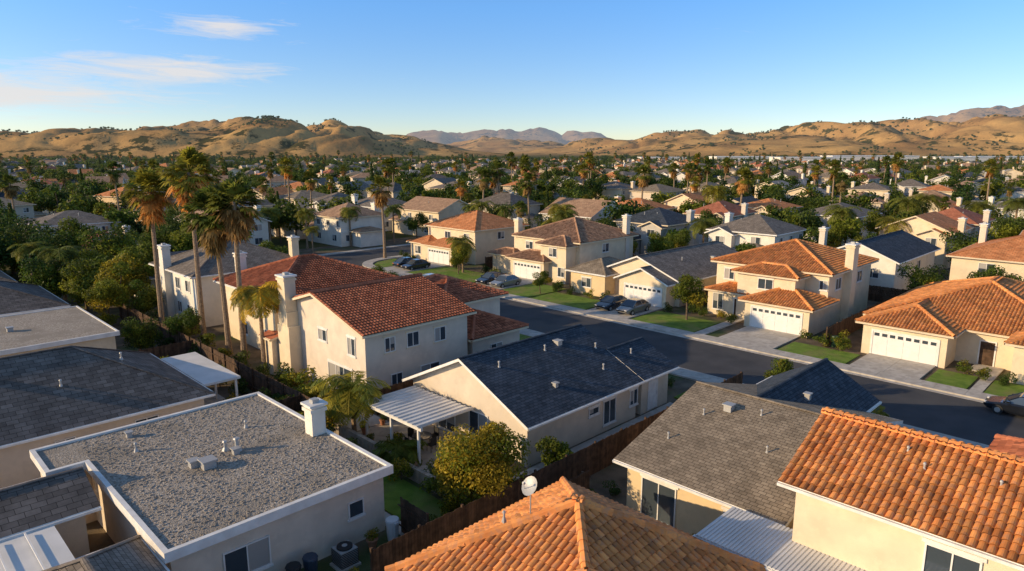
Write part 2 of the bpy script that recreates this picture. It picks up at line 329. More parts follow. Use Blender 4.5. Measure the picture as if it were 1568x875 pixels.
# H2
h=House('hip_shingle_house',5,47)
h.b(-14,15.3,41.2,53.2,2.75,'hip',.5,'beige','shG'); 
win(h.O,'-Y',41.7,11.5,1.7,1.3,.9); win(h.O,'-Y',41.7,7.4,1.7,1.0,.8); win(h.O,'-Y',41.7,3.5,1.5); win(h.O,'+X',14.8,46,1.5)
pipe(h.C,8,44.3,4.3,.3); pipe(h.C,11.5,45.5,4.9,.3); vent(h.C,5,45.6,5,.2)
h.P.box(15.6,43.7,2.45,18,51.6,2.6,'white2')
for y in (44,47.6,51.3): h.P.box(17.7,y-.07,0,17.84,y+.07,2.45,'trim')
h.done()
# H3
h=House('flat_gravel_roof_house',4,66)
h.b(-12,15.2,59.7,72.5,3.2,'flat',0,'cream','gravel',ov=.3); win(h.O,'-Y',60,12,1.6); win(h.O,'-Y',60,7,1.6); vent(h.C,6,63.5,3.3,.3); vent(h.C,9,66,3.25,.2); pipe(h.C,3,67,3.2,.4)
h.done()
h=House('shingle_roof_house',5,82)
h.b(-12,15.2,75.3,89,2.8,'hip',.4,'tan','shG'); chimney(h.C,9,88,3,6.4,.9,.8); win(h.O,'-Y',75.8,12,1.6); h.done()
h=House('shingle_roof_house',5,97)
h.b(-6,14,93,104,2.8,'hip',.42,'cream','shG2'); chimney(h.C,12,103.5,3,6); h.done()
h=House('two_storey_stucco_house',30,74)
h.b(24,37,68,80,5.3,'hip',.42,'white','shG2'); chimney(h.C,24.2,75.5,0,7.6,.8,1.1,'white'); chimney(h.C,35.6,69.5,5,8,.8,.8,'cream')
for y in (70.5,73.2): win(h.O,'-X',24.5,y,4,1.2,1.2); win(h.O,'-X',24.5,y,1.5,1.2,1.2)
win(h.O,'-Y',68.5,28,4); win(h.O,'-Y',68.5,33,4); h.done()
# H4b
h=House('red_tile_two_storey_house',31,59)
h.b(25,38,53.4,65,5.3,'hip',.38,'cream','tileR',tile=True); h.b(37.2,44.5,54,61,3,'hip',.35,'cream','tileR',tile=True); chimney(h.C,27.5,64.6,3,7.6,.8,.8,'white')
for y in (56,60): win(h.O,'-X',25.5,y,4,1.3,1.2); win(h.O,'-X',25.5,y,1.5,1.3,1.2)
h.done()
# H4
h=House('red_tile_two_storey_house',30,44)
h.b(24,34.2,38.1,51.6,5.25,'gx',.29,'beige','tileR',tile=True,fas='cream'); h.b(33.6,41,41.5,50.5,5.1,'hip',.38,'beige','tileR',tile=True,fas='cream')
h.b(33.9,40.2,38.3,45,2.95,'hip',.4,'beige','tileR',tile=True,fas='cream')
h.b(22.9,24.6,49.4,51.5,3.0,'gy',.2,'cream','tileR',ov=.15,tile=False,fas='cream')
h.C.box(23.5,47.5,0,24.49,49.3,4.2,'cream'); h.C.box(23.55,47.75,4.2,24.49,49.05,5.3,'cream'); chimney(h.C,24.0,48.4,5.3,8.0,.9,1.1,'cream')
win(h.O,'-X',24.5,44.2,4.1,1.2,.9,surround='trim'); win(h.O,'-X',24.5,40.3,4.0,1.0,1.3,1,surround='trim'); win(h.O,'-X',24.5,42,1.3,3.2,1.9,2,surround='trim')
for x in (26.5,28.5,31): win(h.O,'-Y',38.6,x,4.1 if x<31 else 4.0,.9 if x<28 else 1.1,1.1,surround='cream')
win(h.O,'-Y',38.6,27,1.4,1.0,1.0); win(h.O,'-Y',38.6,30,1.3,1.8,1.3); win(h.O,'-Y',38.8,37,1.5,1.3,1.1)
h.done()
# H5 slate-blue
h=House('slate_shingle_house',33,30)
h.b(25.2,36.6,24,35.4,2.65,'gx',.47,'tan','shD'); h.b(36.2,40.4,23.98,30.2,2.66,'gx',.47,'tan','shD',ov=.5); h.b(33,39.5,30.0,35.4,2.64,'hip',.4,'tan','shD')
for y in (28.5,31.5): win(h.O,'-X',25.7,y,1.15,1.7,2.0,1)
win(h.O,'-X',25.7,33.9,1.5,.9,1.0)
win(h.O,'-Y',24.5,33.2,1.25,1.3,1.6,surround='trim'); win(h.O,'-Y',24.5,31.6,1.7,1.0,.5,0,surround='trim'); win(h.O,'-Y',24.5,35.8,1.5,.9,1.1,surround='trim'); door(h.O,'-Y',24.48,38,.95,2.05,'trim')
for x,y in ((27.2,28.3),(31.5,28.5),(35.5,27.5),(34.2,25.8),(37.8,26.2)): pipe(h.C,x,y,2.65+(y-24)*.47,.3)
vent(h.C,29.5,25.8,3.5,.12); vent(h.C,33,28.7,4.85,.2)
P=h.P; P.box(21.3,28.6,2.42,25.2,34.2,2.5,'metalw')
for i in range(13): P.box(21.25,28.65+i*.44,2.5,25.2,28.75+i*.44,2.56,'metalw')
P.box(21.4,28.5,2.22,21.55,34.3,2.42,'trim')
for y in (28.8,31.4,34): P.box(21.4,y-.06,0,21.53,y+.06,2.22,'trim')
for y in (28.9,31.4,33.9): P.box(21.5,y-.05,2.26,25.6,y+.05,2.42,'trim')
h.done()
# H6 brown
h=House('brown_shingle_house',33,14)
h.b(25.4,40.6,9.9,18.4,2.7,'gy',.27,'yellow','shB'); h.b(33.2,43,11.8,18.38,2.71,'gx',.58,'tan','shD')  # wing roof in darker shingle: its grazing-light dimness is put into the colour
win(h.O,'-X',25.9,16.1,1.12,1.9,2.0,1,surround='trim'); win(h.O,'-X',25.9,12.3,1.4,1.0,1.3,1,surround='trim'); win(h.O,'-X',25.9,10.9,1.4,.7,1.2,0)
win(h.O,'+Y',17.9,30,1.5)
for x,y in ((30.5,16.5),(29.2,12.5),(31.7,14),(28,17)): pipe(h.C,x,y,2.7+(x-25.4)*.27,.25,.04)
vent(h.C,31.4,15.6,4.4,.2); vent(h.C,37,13.8,4.0,.14)
h.done()
# H7 orange tile
h=House('orange_tile_two_storey_house',27,2)
h.b(23.6,31.2,-12,9.6,5.4,'gy',.43,'cream','tileO',tile=True); h.b(31,41,-6,5.6,2.9,'hip',.42,'cream','tileR',tile=True)
win(h.O,'-X',24.1,4.0,4.2,1.6,1.2,1,surround='trim'); win(h.O,'-X',24.1,-1.5,4.2)
pipe(h.C,26,5.5,6.45,.2,.035); pipe(h.C,26.6,6.2,6.7,.15,.035); pipe(h.C,26.2,3.3,6.5,.2,.035)
for i in range(62):
    y=11.9-i*.15; h.P.box(21.9,y-.13,2.9,24.9 if y>9.2 else 24.1,y-.04,2.96,'metalw'); h.P.box(21.9,y-.04,2.88,24.9 if y>9.2 else 24.1,y+.02,2.925,'metalw')
h.P.box(21.85,2.5,2.68,22.0,12,2.88,'trim')
for y in (3,7.5,11.8): h.P.box(21.9,y-.06,0,22.02,y+.06,2.7,'trim')
h.done()
# H8 orange hip
h=House('orange_tile_hip_roof_house',17,14)
h.b(12.4,22.0,9.1,18.7,2.65,'hip',.56,'cream','tileO',tile=True)
h.b(12.0,18.6,8.7,15.3,2.5,'hip',.58,'cream','tileO',tile=True)
pipe(h.C,15.6,16.0,4.5,.25,.04)
h.done()
D=MB()
bx_,by_=16.55,15.6
D.cyl((bx_,by_,4.4),(bx_,by_,5.5),.025,.025,'metal',8)
dc=Vector((bx_-.05,by_-.05,5.6)); dn=Vector((-.75,.1,.55)).normalized(); a=dn.orthogonal().normalized(); b_=dn.cross(a)
rings=[]
for i in range(5):
    rr=.36*i/4; rings.append([dc+dn*(rr*rr*.6)+(a*math.cos(k*.3927)+b_*math.sin(k*.3927)*1.0)*rr for k in range(16)])
for i in range(4):
    for k in range(16): D.face([rings[i][k],rings[i][(k+1)%16],rings[i+1][(k+1)%16],rings[i+1][k]],'metal')
D.cyl(dc-b_*.3,dc+dn*.38,.012,.012,'metal',6); D.cyl(dc+dn*.34,dc+dn*.44,.045,.045,'metal',8)
D.obj('satellite_dish')
# ------------------------------------------------------------------ across-the-street row
h=House('orange_tile_house',70,12)
h.b(65,84,4,20,2.9,'hip',.36,'cream','tileO',tile=True,fas='cream'); h.b(61.9,74,12.2,19.6,2.85,'hip',.36,'cream','tileO',tile=True,fas='cream'); h.b(61.6,70,3.5,8.8,3.1,'hip',.36,'cream','tileO',tile=True,fas='cream')
garage(h.O,'-X',62.4,15.8); win(h.O,'-X',62.1,6.1,1.5,1.9,1.4,1,surround='white'); door(h.O,'-X',65.48,10.5)
h.done()
h=House('orange_tile_two_storey_house',72,30)
h.b(68,81,24,37,5.5,'hip',.34,'cream','tileO',tile=True,fas='cream'); h.b(65.6,70,26.3,33.3,5.1,'hip',.36,'cream','tileO',tile=True,fas='cream'); h.b(63.3,69.5,23.8,31.2,2.75,'hip',.36,'cream','tileO',tile=True,fas='cream'); h.b(66,70,31.5,36.5,2.7,'hip',.3,'cream','tileO',ov=.3,tile=True,fas='cream')
garage(h.O,'-X',63.8,27.5); win(h.O,'-X',66.1,29.8,4.1,1.6,1.1,1,surround='white'); win(h.O,'-X',68.5,35,4.2,1.2,1.2,surround='white'); win(h.O,'-X',68.5,25,4.3,.8,1.0); win(h.O,'-X',66.3,35,1.5,1.2,1.8,surround='white'); door(h.O,'-X',66.3,32.6)
win(h.O,'-Y',24.5,71,4.2); win(h.O,'-Y',24.5,77,4.2); chimney(h.C,73,24.1,0,8.0,1.3,.8,'cream')
h.done()
h=House('grey_shingle_house',74,46)
h.b(66,85,39.3,51.5,2.85,'gx',.40,'cream','shG2',fas='trim'); h.b(64,75,39.8,47.2,2.8,'gx',.42,'cream','shG2'); h.b(64,72,48.3,54.6,2.8,'hip',.45,'yellow','shB')
garage(h.O,'-X',64.5,43.4); win(h.O,'-X',64.5,51.6,1.5,1.5,1.2,surround='white'); win(h.O,'-Y',39.8,78,1.5); win(h.O,'-Y',39.8,71,1.5,1.1,.9); vent(h.C,78,42.2,4.05,.2); pipe(h.C,72,43,4.2)
h.done()
h=House('brown_tile_two_storey_house',74,63)
h.b(69,82,56.3,69,5.4,'hip',.38,'cream','tileB',tile=True,fas='cream'); h.b(66,71,60,67.3,2.8,'hip',.36,'cream','tileB',tile=True,fas='cream'); h.b(67.2,71,66.8,72.2,2.7,'hip',.36,'cream','tileB',tile=True,fas='cream'); h.b(67,72,57,62.5,5.0,'hip',.4,'cream','tileB',tile=True,fas='cream')
garage(h.O,'-X',66.5,63.6); win(h.O,'-X',69.5,66,4.2,1.4,1.1,surround='white'); win(h.O,'-X',67.5,59.8,4,1.4,1.2,surround='white'); win(h.O,'-X',67.5,58.3,1.5,1.2,1.3); chimney(h.C,80,57,0,8.2); chimney(h.C,70,68.7,3,7.6,.9,.8,'cream'); win(h.O,'-Y',56.8,75,4.2)
h.done()
h=House('orange_tile_two_storey_house',73,84)
h.b(69,81,77,89.5,5.3,'hip',.4,'cream','dO',fas='cream'); h.b(65.6,71,78.5,86,2.8,'hip',.36,'cream','dO',fas='cream'); h.b(66.5,72,85.5,91,2.7,'hip',.36,'cream','dO',fas='cream')
garage(h.O,'-X',66.1,82.2); win(h.O,'-X',69.5,84,4.1,1.4,1.1,surround='white'); win(h.O,'-X',69.5,79.5,4.1,1.2,1.1); win(h.O,'-X',67,88.6,1.5,1.5,1.3); win(h.O,'-Y',77.5,75,4.1)
h.done()
# ------------------------------------------------------------------ generic variants
def variant(seed,two,roofk,wall,kind):
    rnd=random.Random(seed); mb=MB(); W=R=O=mb
    d=rnd.uniform(10.5,14); w=rnd.uniform(9.5,12.5); ze=5.3 if two else 2.8
    x0,x1,y0,y1=-d/2,d/2,-w/2,w/2
    fas='trim' if rnd.random()<.5 else 'cream'
    roofblock(W,R,x0,x1,y0,y1,ze,kind,rnd.uniform(.33,.46),wall,roofk,fas=fas,cap=False)
    s=rnd.choice([-1,1]); gy=s*(w/2-3.4)
    roofblock(W,R,x0-3,x0+2.5,gy-3.3,gy+3.3,2.8,rnd.choice(['gx','hip']),.38,wall,roofk,fas=fas,cap=False)
    garage(O,'-X',x0-2.5,gy)
    if two:
        roofblock(W,R,x0-1.2,x0+3,-s*(w/2-2.8)-2.4,-s*(w/2-2.8)+2.4,4.9,'gx',.42,wall,roofk,fas=fas,cap=False)
        win(O,'-X',x0-.7,-s*(w/2-2.8),3.9); win(O,'-X',x0-.7,-s*(w/2-2.8),1.5); win(O,'-X',x0+.5,gy,4.1)
        for x in (-3,0.5,4): win(O,'-Y',y0+.5,x,4.1,1.1,1.1); win(O,'+Y',y1-.5,x,4.1,1.1,1.1)
        if rnd.random()<.5: roofblock(W,R,x1-1.5,x1+3,-3,3,2.8,'hip',.3,wall,roofk,fas=fas,cap=False)
    else:
        win(O,'-X',x0+.5,-s*(w/2-2.8),1.5,1.8)
        roofblock(W,R,x1-4,x1+2.5,-s*2.5-3,-s*2.5+3,2.79,'hip',.4,wall,roofk,fas=fas,cap=False)
    for x in (-3,2.5): win(O,'-Y',y0+.5,x,1.5); 
    for y in (-3,0,3): win(O,'+X',x1-.5,y,1.5); 
    if rnd.random()<.55: chimney(mb,rnd.uniform(-2,4),s*-(w/2-.1),0,ze+1.9,1.2,.8,wall)
    for i in range(3): pipe(mb,rnd.uniform(-3,3),rnd.uniform(-3,3),ze+1.2,.4)
    return mb.mesh('house_mesh_%d'%seed)
VS=[]
combos=[('dO','cream'),('dR','beige'),('shG2','white'),('dB','cream'),('shB','tan'),('shG','beige'),('dB','white'),('shD','grey'),('dO','yellow'),('shL','cream'),('dB','tan'),('shB','cream'),('shG2','cream'),('dO','white')]
for i,(rk,wl) in enumerate(combos):
    VS.append(variant(100+i,True,rk,wl,'hip' if i%3 else 'gx')); VS.append(variant(200+i,i%2==0,rk,wl,'gx' if i%2 else 'hip'))
def vh(i,x,y,rz=0,parent=None,name='suburban_house'): return inst(name,VS[i],(x,y,0),rz,1,parent)
occupied=[]
def put(i,x,y,rz=0): vh(i,x,y,rz); occupied.append((x,y))
put(4,102,48,0)
h=House('slate_shingle_house',98,29); h.b(89,107,24,34,4.2,'gx',.42,'white','shD'); win(h.O,'-X',89.5,27,2.6); win(h.O,'-X',89.5,31,2.6); win(h.O,'-Y',24.5,93,2.8); win(h.O,'-Y',24.5,99,2.8); chimney(h.C,91,33.8,0,7.4); h.done()
h=House('cream_two_storey_house',99,14); h.b(92,107,6,20,5.3,'hip',.36,'cream','dO',fas='cream'); win(h.O,'-X',92.5,10,4.1,1.6,1.3); win(h.O,'-X',92.5,16,4.1,1.6,1.3); win(h.O,'-Y',6.5,97,4.1); win(h.O,'-X',92.5,13,1.5,1.8); chimney(h.C,105,19,3,8.0); h.done()
put(0,122,30,0); put(16,126,12,0.1); put(5,139,49,0); put(14,102,66,0); put(2,124,66,.1); put(0,143,83); put(1,145,66,-.1); put(16,122,84,math.pi); put(12,104,84,math.pi/2)
put(2,140,30); put(0,142,12); put(17,98,-6); put(0,122,-6); put(3,140,-8)
put(3,30,124,math.pi/2); put(15,33,90,math.pi); 
for x,y,i in ((10,118,6),(50,124,12),(70,114,13),(90,112,6),(88,130,4),(70,130,11),(110,112,10),(104,128,3)): put(i,x,y,-math.pi/2 if y<118 else math.pi/2)
# ------------------------------------------------------------------ random suburb on gently curving streets
suburb=empty('distant_neighbourhood_houses')
def sm(t): t=max(0,min(1,t)); return t*t*(3-2*t)
def warp(x,y):
    f=sm((math.hypot(x,y)-165)/90)
    return x+f*(16*math.sin(y*.017+x*.006)+7*math.sin(y*.041+1.7)), y+f*(12*math.sin(x*.015+.5)+5*math.sin(x*.047+y*.01))
def visible(x,y,m=40):
    d=(x+y)*SQ; r=(x-y)*SQ; return d>0 and abs(r)<.80*d+m, d, r
ROWP=58; base=160; streets_x=[]; housepts=[]; rowsX=[]
for k in range(-4,17):
    sx=base+k*ROWP; rowsX.append((sx-15,0)); rowsX.append((sx+19,math.pi)); streets_x.append(sx+2)
for rx,rz in rowsX:
    y=-500
    while y<900:
        y+=random.uniform(14.4,17.5)
        x0_=rx+random.uniform(-1.8,1.8); x,yy=warp(x0_,y)
        ok,d,r=visible(x,yy,30)
        if not ok or d>790: continue
        if yy<138 and x<154: continue
        q=(y-98)%125
        if q<9 or q>116: continue
        if random.random()<.07: continue
        if r<-.2*d and d>300 and random.random()<.40: continue
        if d>600 and random.random()<.25: continue
        x2,y2=warp(x0_,y+1); rot=rz+math.atan2(-(x2-x),y2-yy)+random.uniform(-.09,.09)
        if random.random()<.12: rot+=math.pi/2
        i=random.randrange(len(VS)); top=d<260
        o=vh(i,x,yy,rot,None if top else suburb)
        if not top: o.name='house'
        s_=random.uniform(.9,1.06); o.scale=(s_,s_*random.choice([1,-1]),random.uniform(.92,1.05))
        housepts.append((x,yy))
housepts+=occupied
# ------------------------------------------------------------------ foliage
def leaves(mb,C,Nn,size,k,T,asp=.6):
    n=len(C); Nn=Nn/np.linalg.norm(Nn,axis=1,keepdims=True)
    rnd=RNG.normal(size=(n,3)); a=np.cross(Nn,rnd); a/=np.linalg.norm(a,axis=1,keepdims=True)+1e-9; b=np.cross(Nn,a)
    s=size[:,None]; P=np.stack([C-a*s,C-b*s*asp,C+a*s,C+b*s*asp],1); mb.quads(P,k,T)
def tree_mesh(name,H,cr,cz,n,ls,k,lobes=12,trunk=.16,seed=0,k2=None,base=None):
    global RNG; RNG=np.random.default_rng(seed); mb=MB(); cz0=H-cz
    ctr=np.array([0,0,cz0]); L=[]
    for i in range(lobes):
        v=RNG.normal(size=3); v/=np.linalg.norm(v); f=RNG.uniform(.35,.8); c=ctr+v*np.array([cr,cr,cz])*f; L.append((c,RNG.uniform(.28,.5)*cr))
    tb=RNG.uniform(-.1,.1,2)*H*.3; top=np.array([tb[0],tb[1],cz0-cz*.3])
    mb.cyl((0,0,-.1),tuple(top),trunk,trunk*.65,'bark',8)
    for c,rr in L[:8]: mb.cyl(tuple(top*0.98),tuple(c),trunk*.45,trunk*.12,'bark',5)
    per=n//lobes
    for c,rr in L:
        v=RNG.normal(size=(per,3)); v/=np.linalg.norm(v,axis=1,keepdims=True); rad=rr*(RNG.uniform(.3,1.2,size=(per,1))**.5)
        P=c+v*rad*np.array([1,1,.8]); Nn=v+RNG.normal(size=(per,3))*.7+np.array([0,0,.3])
        lt=RNG.uniform(.7,1.3); T=RNG.uniform(.5,1.4,per)*lt
        keep=P[:,2]>.1
        leaves(mb,P[keep],Nn[keep],RNG.uniform(.6,1.3,keep.sum())*ls,k if (k2 is None or RNG.random()<.6) else k2,T[keep])
    return mb.mesh(name)
def conifer_mesh(name,H,r,n,ls,k,seed):
    global RNG; RNG=np.random.default_rng(seed); mb=MB(); mb.cyl((0,0,0),(0,0,H*.95),.2,.03,'bark',6)
    t=RNG.uniform(0.08,1,n)**.8; a=RNG.uniform(0,6.283,n); rr=r*(1-t)*(RNG.uniform(.35,1.1,n))*(1+.25*np.sin(t*40))+.12
    P=np.stack([np.cos(a)*rr,np.sin(a)*rr,t*H],1); Nn=np.stack([np.cos(a),np.sin(a),np.full(n,.6)],1)+RNG.normal(size=(n,3))*.5
    leaves(mb,P,Nn,RNG.uniform(.6,1.3,n)*ls,k,RNG.uniform(.5,1.3,n)); return mb.mesh(name)
def curve_trunk(mb,H,r,lean,n=10,k='pbark'):
    pts=[Vector((lean[0]*(i/n)**2,lean[1]*(i/n)**2,H*i/n)) for i in range(n+1)]
    for i in range(n): mb.cyl(pts[i],pts[i+1]+Vector((0,0,.01)),r*(1.25-.5*i/n) if i else r*1.6,r*(1.25-.5*(i+1)/n)*1.06,k,9)
    return pts[-1]
def fan_palm(name,H,seed,R=1.0,lean=(0,0),nf=46):
    rnd=random.Random(seed); mb=MB(); top=curve_trunk(mb,H,.2,lean)
    nd=int(nf*.5)
    for i in range(nf+nd):
        dead=i>=nf; az=rnd.uniform(0,6.283)
        el=rnd.uniform(-.75,1.4) if not dead else rnd.uniform(-1.45,-.7)
        d=Vector((math.cos(az)*math.cos(el),math.sin(az)*math.cos(el),math.sin(el)))
        st=top+Vector((0,0,-rnd.uniform(-.2,.3) if not dead else -rnd.uniform(.1,1.8))); pl=rnd.uniform(.6,1.2)*R*(.45 if dead else 1); hub=st+d*pl-Vector((0,0,.12*pl))
        k='lfd' if dead or (el<-.3 and rnd.random()<.5) else 'lfp'; t=rnd.uniform(.6,1.35)
        mb.cyl(st,hub,.03,.018,k,4,t,False)
        sd=d.cross(Vector((0,0,1))).normalized(); up=sd.cross(d)
        m=13
        for j in range(m):
            an=(j/(m-1)-.5)*2.7; q=(d*math.cos(an)+sd*math.sin(an)+up*rnd.uniform(-.15,.12)).normalized(); ln=rnd.uniform(.75,1.05)*R*(1-.2*abs(an))
            w=(sd*math.cos(an)-d*math.sin(an))*.085*R; mid=hub+q*ln*.6; tip=hub+q*ln-Vector((0,0,.25*ln)); tt=t*rnd.uniform(.75,1.25)
            mb.face([hub,mid-w,tip,mid+w],k,tt)
    return mb.mesh(name)
def feather_palm(name,H,seed,R=2.4,nf=24,k='lfp',r=.15,lean=(0,0),k2=None):
    rnd=random.Random(seed); mb=MB(); top=curve_trunk(mb,H,r,lean,8)
    for i in range(nf):
        az=i*2.39996+rnd.uniform(-.2,.2); el=rnd.uniform(.0,1.25); L=R*rnd.uniform(.85,1.15); h=Vector((math.cos(az),math.sin(az),0)); sd=Vector((-math.sin(az),math.cos(az),0))
        t=rnd.uniform(.65,1.3); prev=top.copy(); ns=11; dr=el; kk=k2 if (k2 and rnd.random()<.35) else k
        for s in range(ns):
            dr-=rnd.uniform(.13,.24); step=L/ns; d=h*math.cos(dr)+Vector((0,0,math.sin(dr))); nx=prev+d*step
            mb.cyl(prev,nx,.025,.02,kk,3,t,False)
            for q in range(3):
                b=prev+d*step*q/3; ll=R*.28*math.sin(math.pi*min(1,(s+q/3+.8)/(ns+1)))+.08
                for sg in (-1,1):
                    v=(sd*sg+d*.55+Vector((0,0,rnd.uniform(-.75,-.1)))).normalized(); e=b+v*ll; w=d*.045
                    mb.face([b-w*.6,b+v*ll*.5-w,e,b+v*ll*.5+w],kk,t*rnd.uniform(.75,1.25))
            prev=nx
    return mb.mesh(name)
def place(name,me,x,y,s=1,rz=None,sz=None,z=0): return inst(name,me,(x,y,z),random.uniform(0,6.28) if rz is None else rz,s,None,sz)
place('fan_palm_tree',fan_palm('fp1',13.7,1,1.4,(.2,.3),74),21.8,70.6,rz=0)
place('fan_palm_tree',fan_palm('fp2',15.4,2,1.5,(.1,.2),80),23.7,65.3,rz=0)
place('fan_palm_tree',fan_palm('fp3',12.3,3,1.5,(-.3,.3),80),22.8,57.3,rz=0)
place('fan_palm_tree',fan_palm('fp4',13.3,4,1.4,(.1,-.1),74),23.3,55.4,rz=0)
FPd=fan_palm('fp5',11.5,5,1.35,(.3,0)); FPe=fan_palm('fp6',13,6,1.3,(-.4,.3))
place('fan_palm_tree',FPd,63.2,92.5,1); place('fan_palm_tree',FPe,111.1,115.2); place('fan_palm_tree',FPd,107.4,116.9,1.0); place('fan_palm_tree',FPe,112,118,.85)
for x,y,s in ((208,110,1),(170,60,.9),(176,64,1),(120,170,1),(220,40,1.0),(96,190,1),(260,150,1.05),(262,120,.95),(60,190,1),(190,190,1.1),(300,90,1),(186,104,1.0),(189,108,.9),(105,122,.8),(148,142,1),(152,146,1.05),(160,150,.9),(110,158,1),(82,150,.95),(78,153,1.05),(232,66,1.1),(236,92,.9),(158,92,.8),(200,160,1.1),(206,164,1),(46,170,1),(52,150,.9)): place('fan_palm_tree',FPd if s<1 else FPe,x,y,s)
QP=feather_palm('qp1',6.5,11,2.7,28); QP2=feather_palm('qp2',5.2,12,3.0,26)
place('queen_palm_tree',feather_palm('qp0',6.6,10,2.8,46,k2='lfy'),22.8,50.6); place('queen_palm_tree',QP,67.1,109,1.0)
place('queen_palm_tree',QP2,18.4,93,1.1); place('queen_palm_tree',QP,16.5,99,.9); place('queen_palm_tree',QP2,64.8,75.6,.85)
for x,y,s in ((84,72,1.1),(86,74.5,1.2),(63.5,73.5,.8),(100,56,1.1),(150,40,1.4),(154,38,1.5),(115,40,1.2),(88,96,1.1),(90,92,1.0),(60,112,1),(132,72,1.4),(76,108,1),(48,116,1.1),(56,118,1),(125,44,1.2),(44,112,1),(146,22,1.3),(158,30,1.3),(86.5,76,1),(118,33,1.2)): place('queen_palm_tree',random.choice([QP,QP2]),x,y,s)
place('young_queen_palm',feather_palm('yp',3.1,13,2.8,38,'lfy',.13,k2='lfp'),21.3,35.2)
place('sago_palm',feather_palm('sg',.9,14,1.8,38,'lf1',.18),20.9,30.0)
place('sago_palm',feather_palm('sg2',1.2,15,1.3,24,'lfp',.14),44.5,12.4,1.0)
def T(name,*a,**k): return tree_mesh(name,*a,**k)
cit=T('citrus',4.6,2.35,2.1,19000,.075,'lf1',26,.13,21,'lf3')
place('citrus_tree',cit,20.6,22.9,1.03); place('citrus_tree',T('citrus2',2.6,1.05,1.1,2600,.08,'lf1',9,.07,22),25.9,22.6)
n1=T('nt1',6.5,2.6,2.3,5500,.13,'lf1',14,.18,23,'lf3'); n2=T('nt2',7,3.4,3.0,6500,.15,'lf2',16,.22,24,'lf1'); n3=T('nt3',6,2.9,2.4,5500,.14,'lf3',13,.18,25,'lf1'); n4=T('nt4',5.2,1.9,1.8,4600,.11,'lf1',12,.11,26,'lf3')
place('street_tree',n4,61.6,35.9,1.0)
for x,y,m,s,z in ((17.5,118,n2,1.3,0),(23,83.5,n3,1.15,0),(19,86,n2,.9,0),(20.5,79,n3,1.0,0),(25,88,n1,1.1,0),(18.5,76,n1,.8,0),(21.5,75,n3,.75,0),(46.2,19.3,n4,.62,0),(20.8,62,n1,.6,0),(17.5,63,n2,.5,0),(16.5,91,n2,.9,0),(45,66,n1,.7,0),(82,45,n2,.7,0),(88,40,n1,.8,0),(86,55,n1,.9,0),(84,20,n2,.8,0),(87,14,n1,.9,0),(86,2,n3,.9,0),(90,66,n2,.9,0),(85,92,n1,.9,0),(42,88,n1,.9,0),(20,105,n2,1.1,0),(30,108,n3,1,0),(62,72.7,n4,.8,0),(60.4,55.5,n4,.6,0),(110,40,n1,1.,0),(112,22,n2,1.,0),(113,62,n1,1.1,0),(90,80,n2,1,0),(116,76,n2,1,0),(26,100,n2,1.2,0),(38,106,n1,1.1,0),(24,112,n1,1.3,0),(12,108,n2,1.3,0),(40,118,n2,1.1,0),(60,122,n1,1.1,0),(80,106,n1,.9,0),(100,104,n2,1,0),(96,122,n1,1.1,0),(118,104,n2,1.1,0),(133,40,n1,1.1,0),(131,20,n2,1.1,0),(134,60,n3,1.1,0),(112,-2,n1,1.1,0),(131,0,n2,1,0),(154,60,n2,1.1,0),(152,10,n1,1.2,0),(94,38,n2,.8,0),(109,34,n3,.9,0),(92,56,n1,.9,0),(114,52,n2,1.,0),(133,76,n2,1.1,0),(114,92,n1,.9,0),(82,96,n3,.8,0),(87,30,n2,.7,0),(87,48,n1,.8,0),(87,62,n3,.75,0),(86,84,n2,.85,0),(43.5,52.5,n4,.7,0),(42.5,46,n4,.6,0),(43.4,62,n4,.8,0),(21,90,n1,1,0),(20,97,n3,1,0),(18,112,n2,1.2,0),(6,112,n1,1.2,0),(36,112,n2,1.,0),(44,106,n3,.9,0),(110,74,n1,1,0),(95,74,n2,.9,0),(130,52,n1,1,0),(113,12,n1,1,0),(88,6,n2,.8,0),(64,74.8,n1,.6,0)): place('broadleaf_tree',m,x,y,s)
sh=[T('sh%d'%i,1.35,.85,.68,900,.065,kk,8,.04,40+i,k2) for i,(kk,k2) in enumerate((('lf1','lf3'),('lf2','lf1'),('lf3','lf1'),('lf2',None)))]
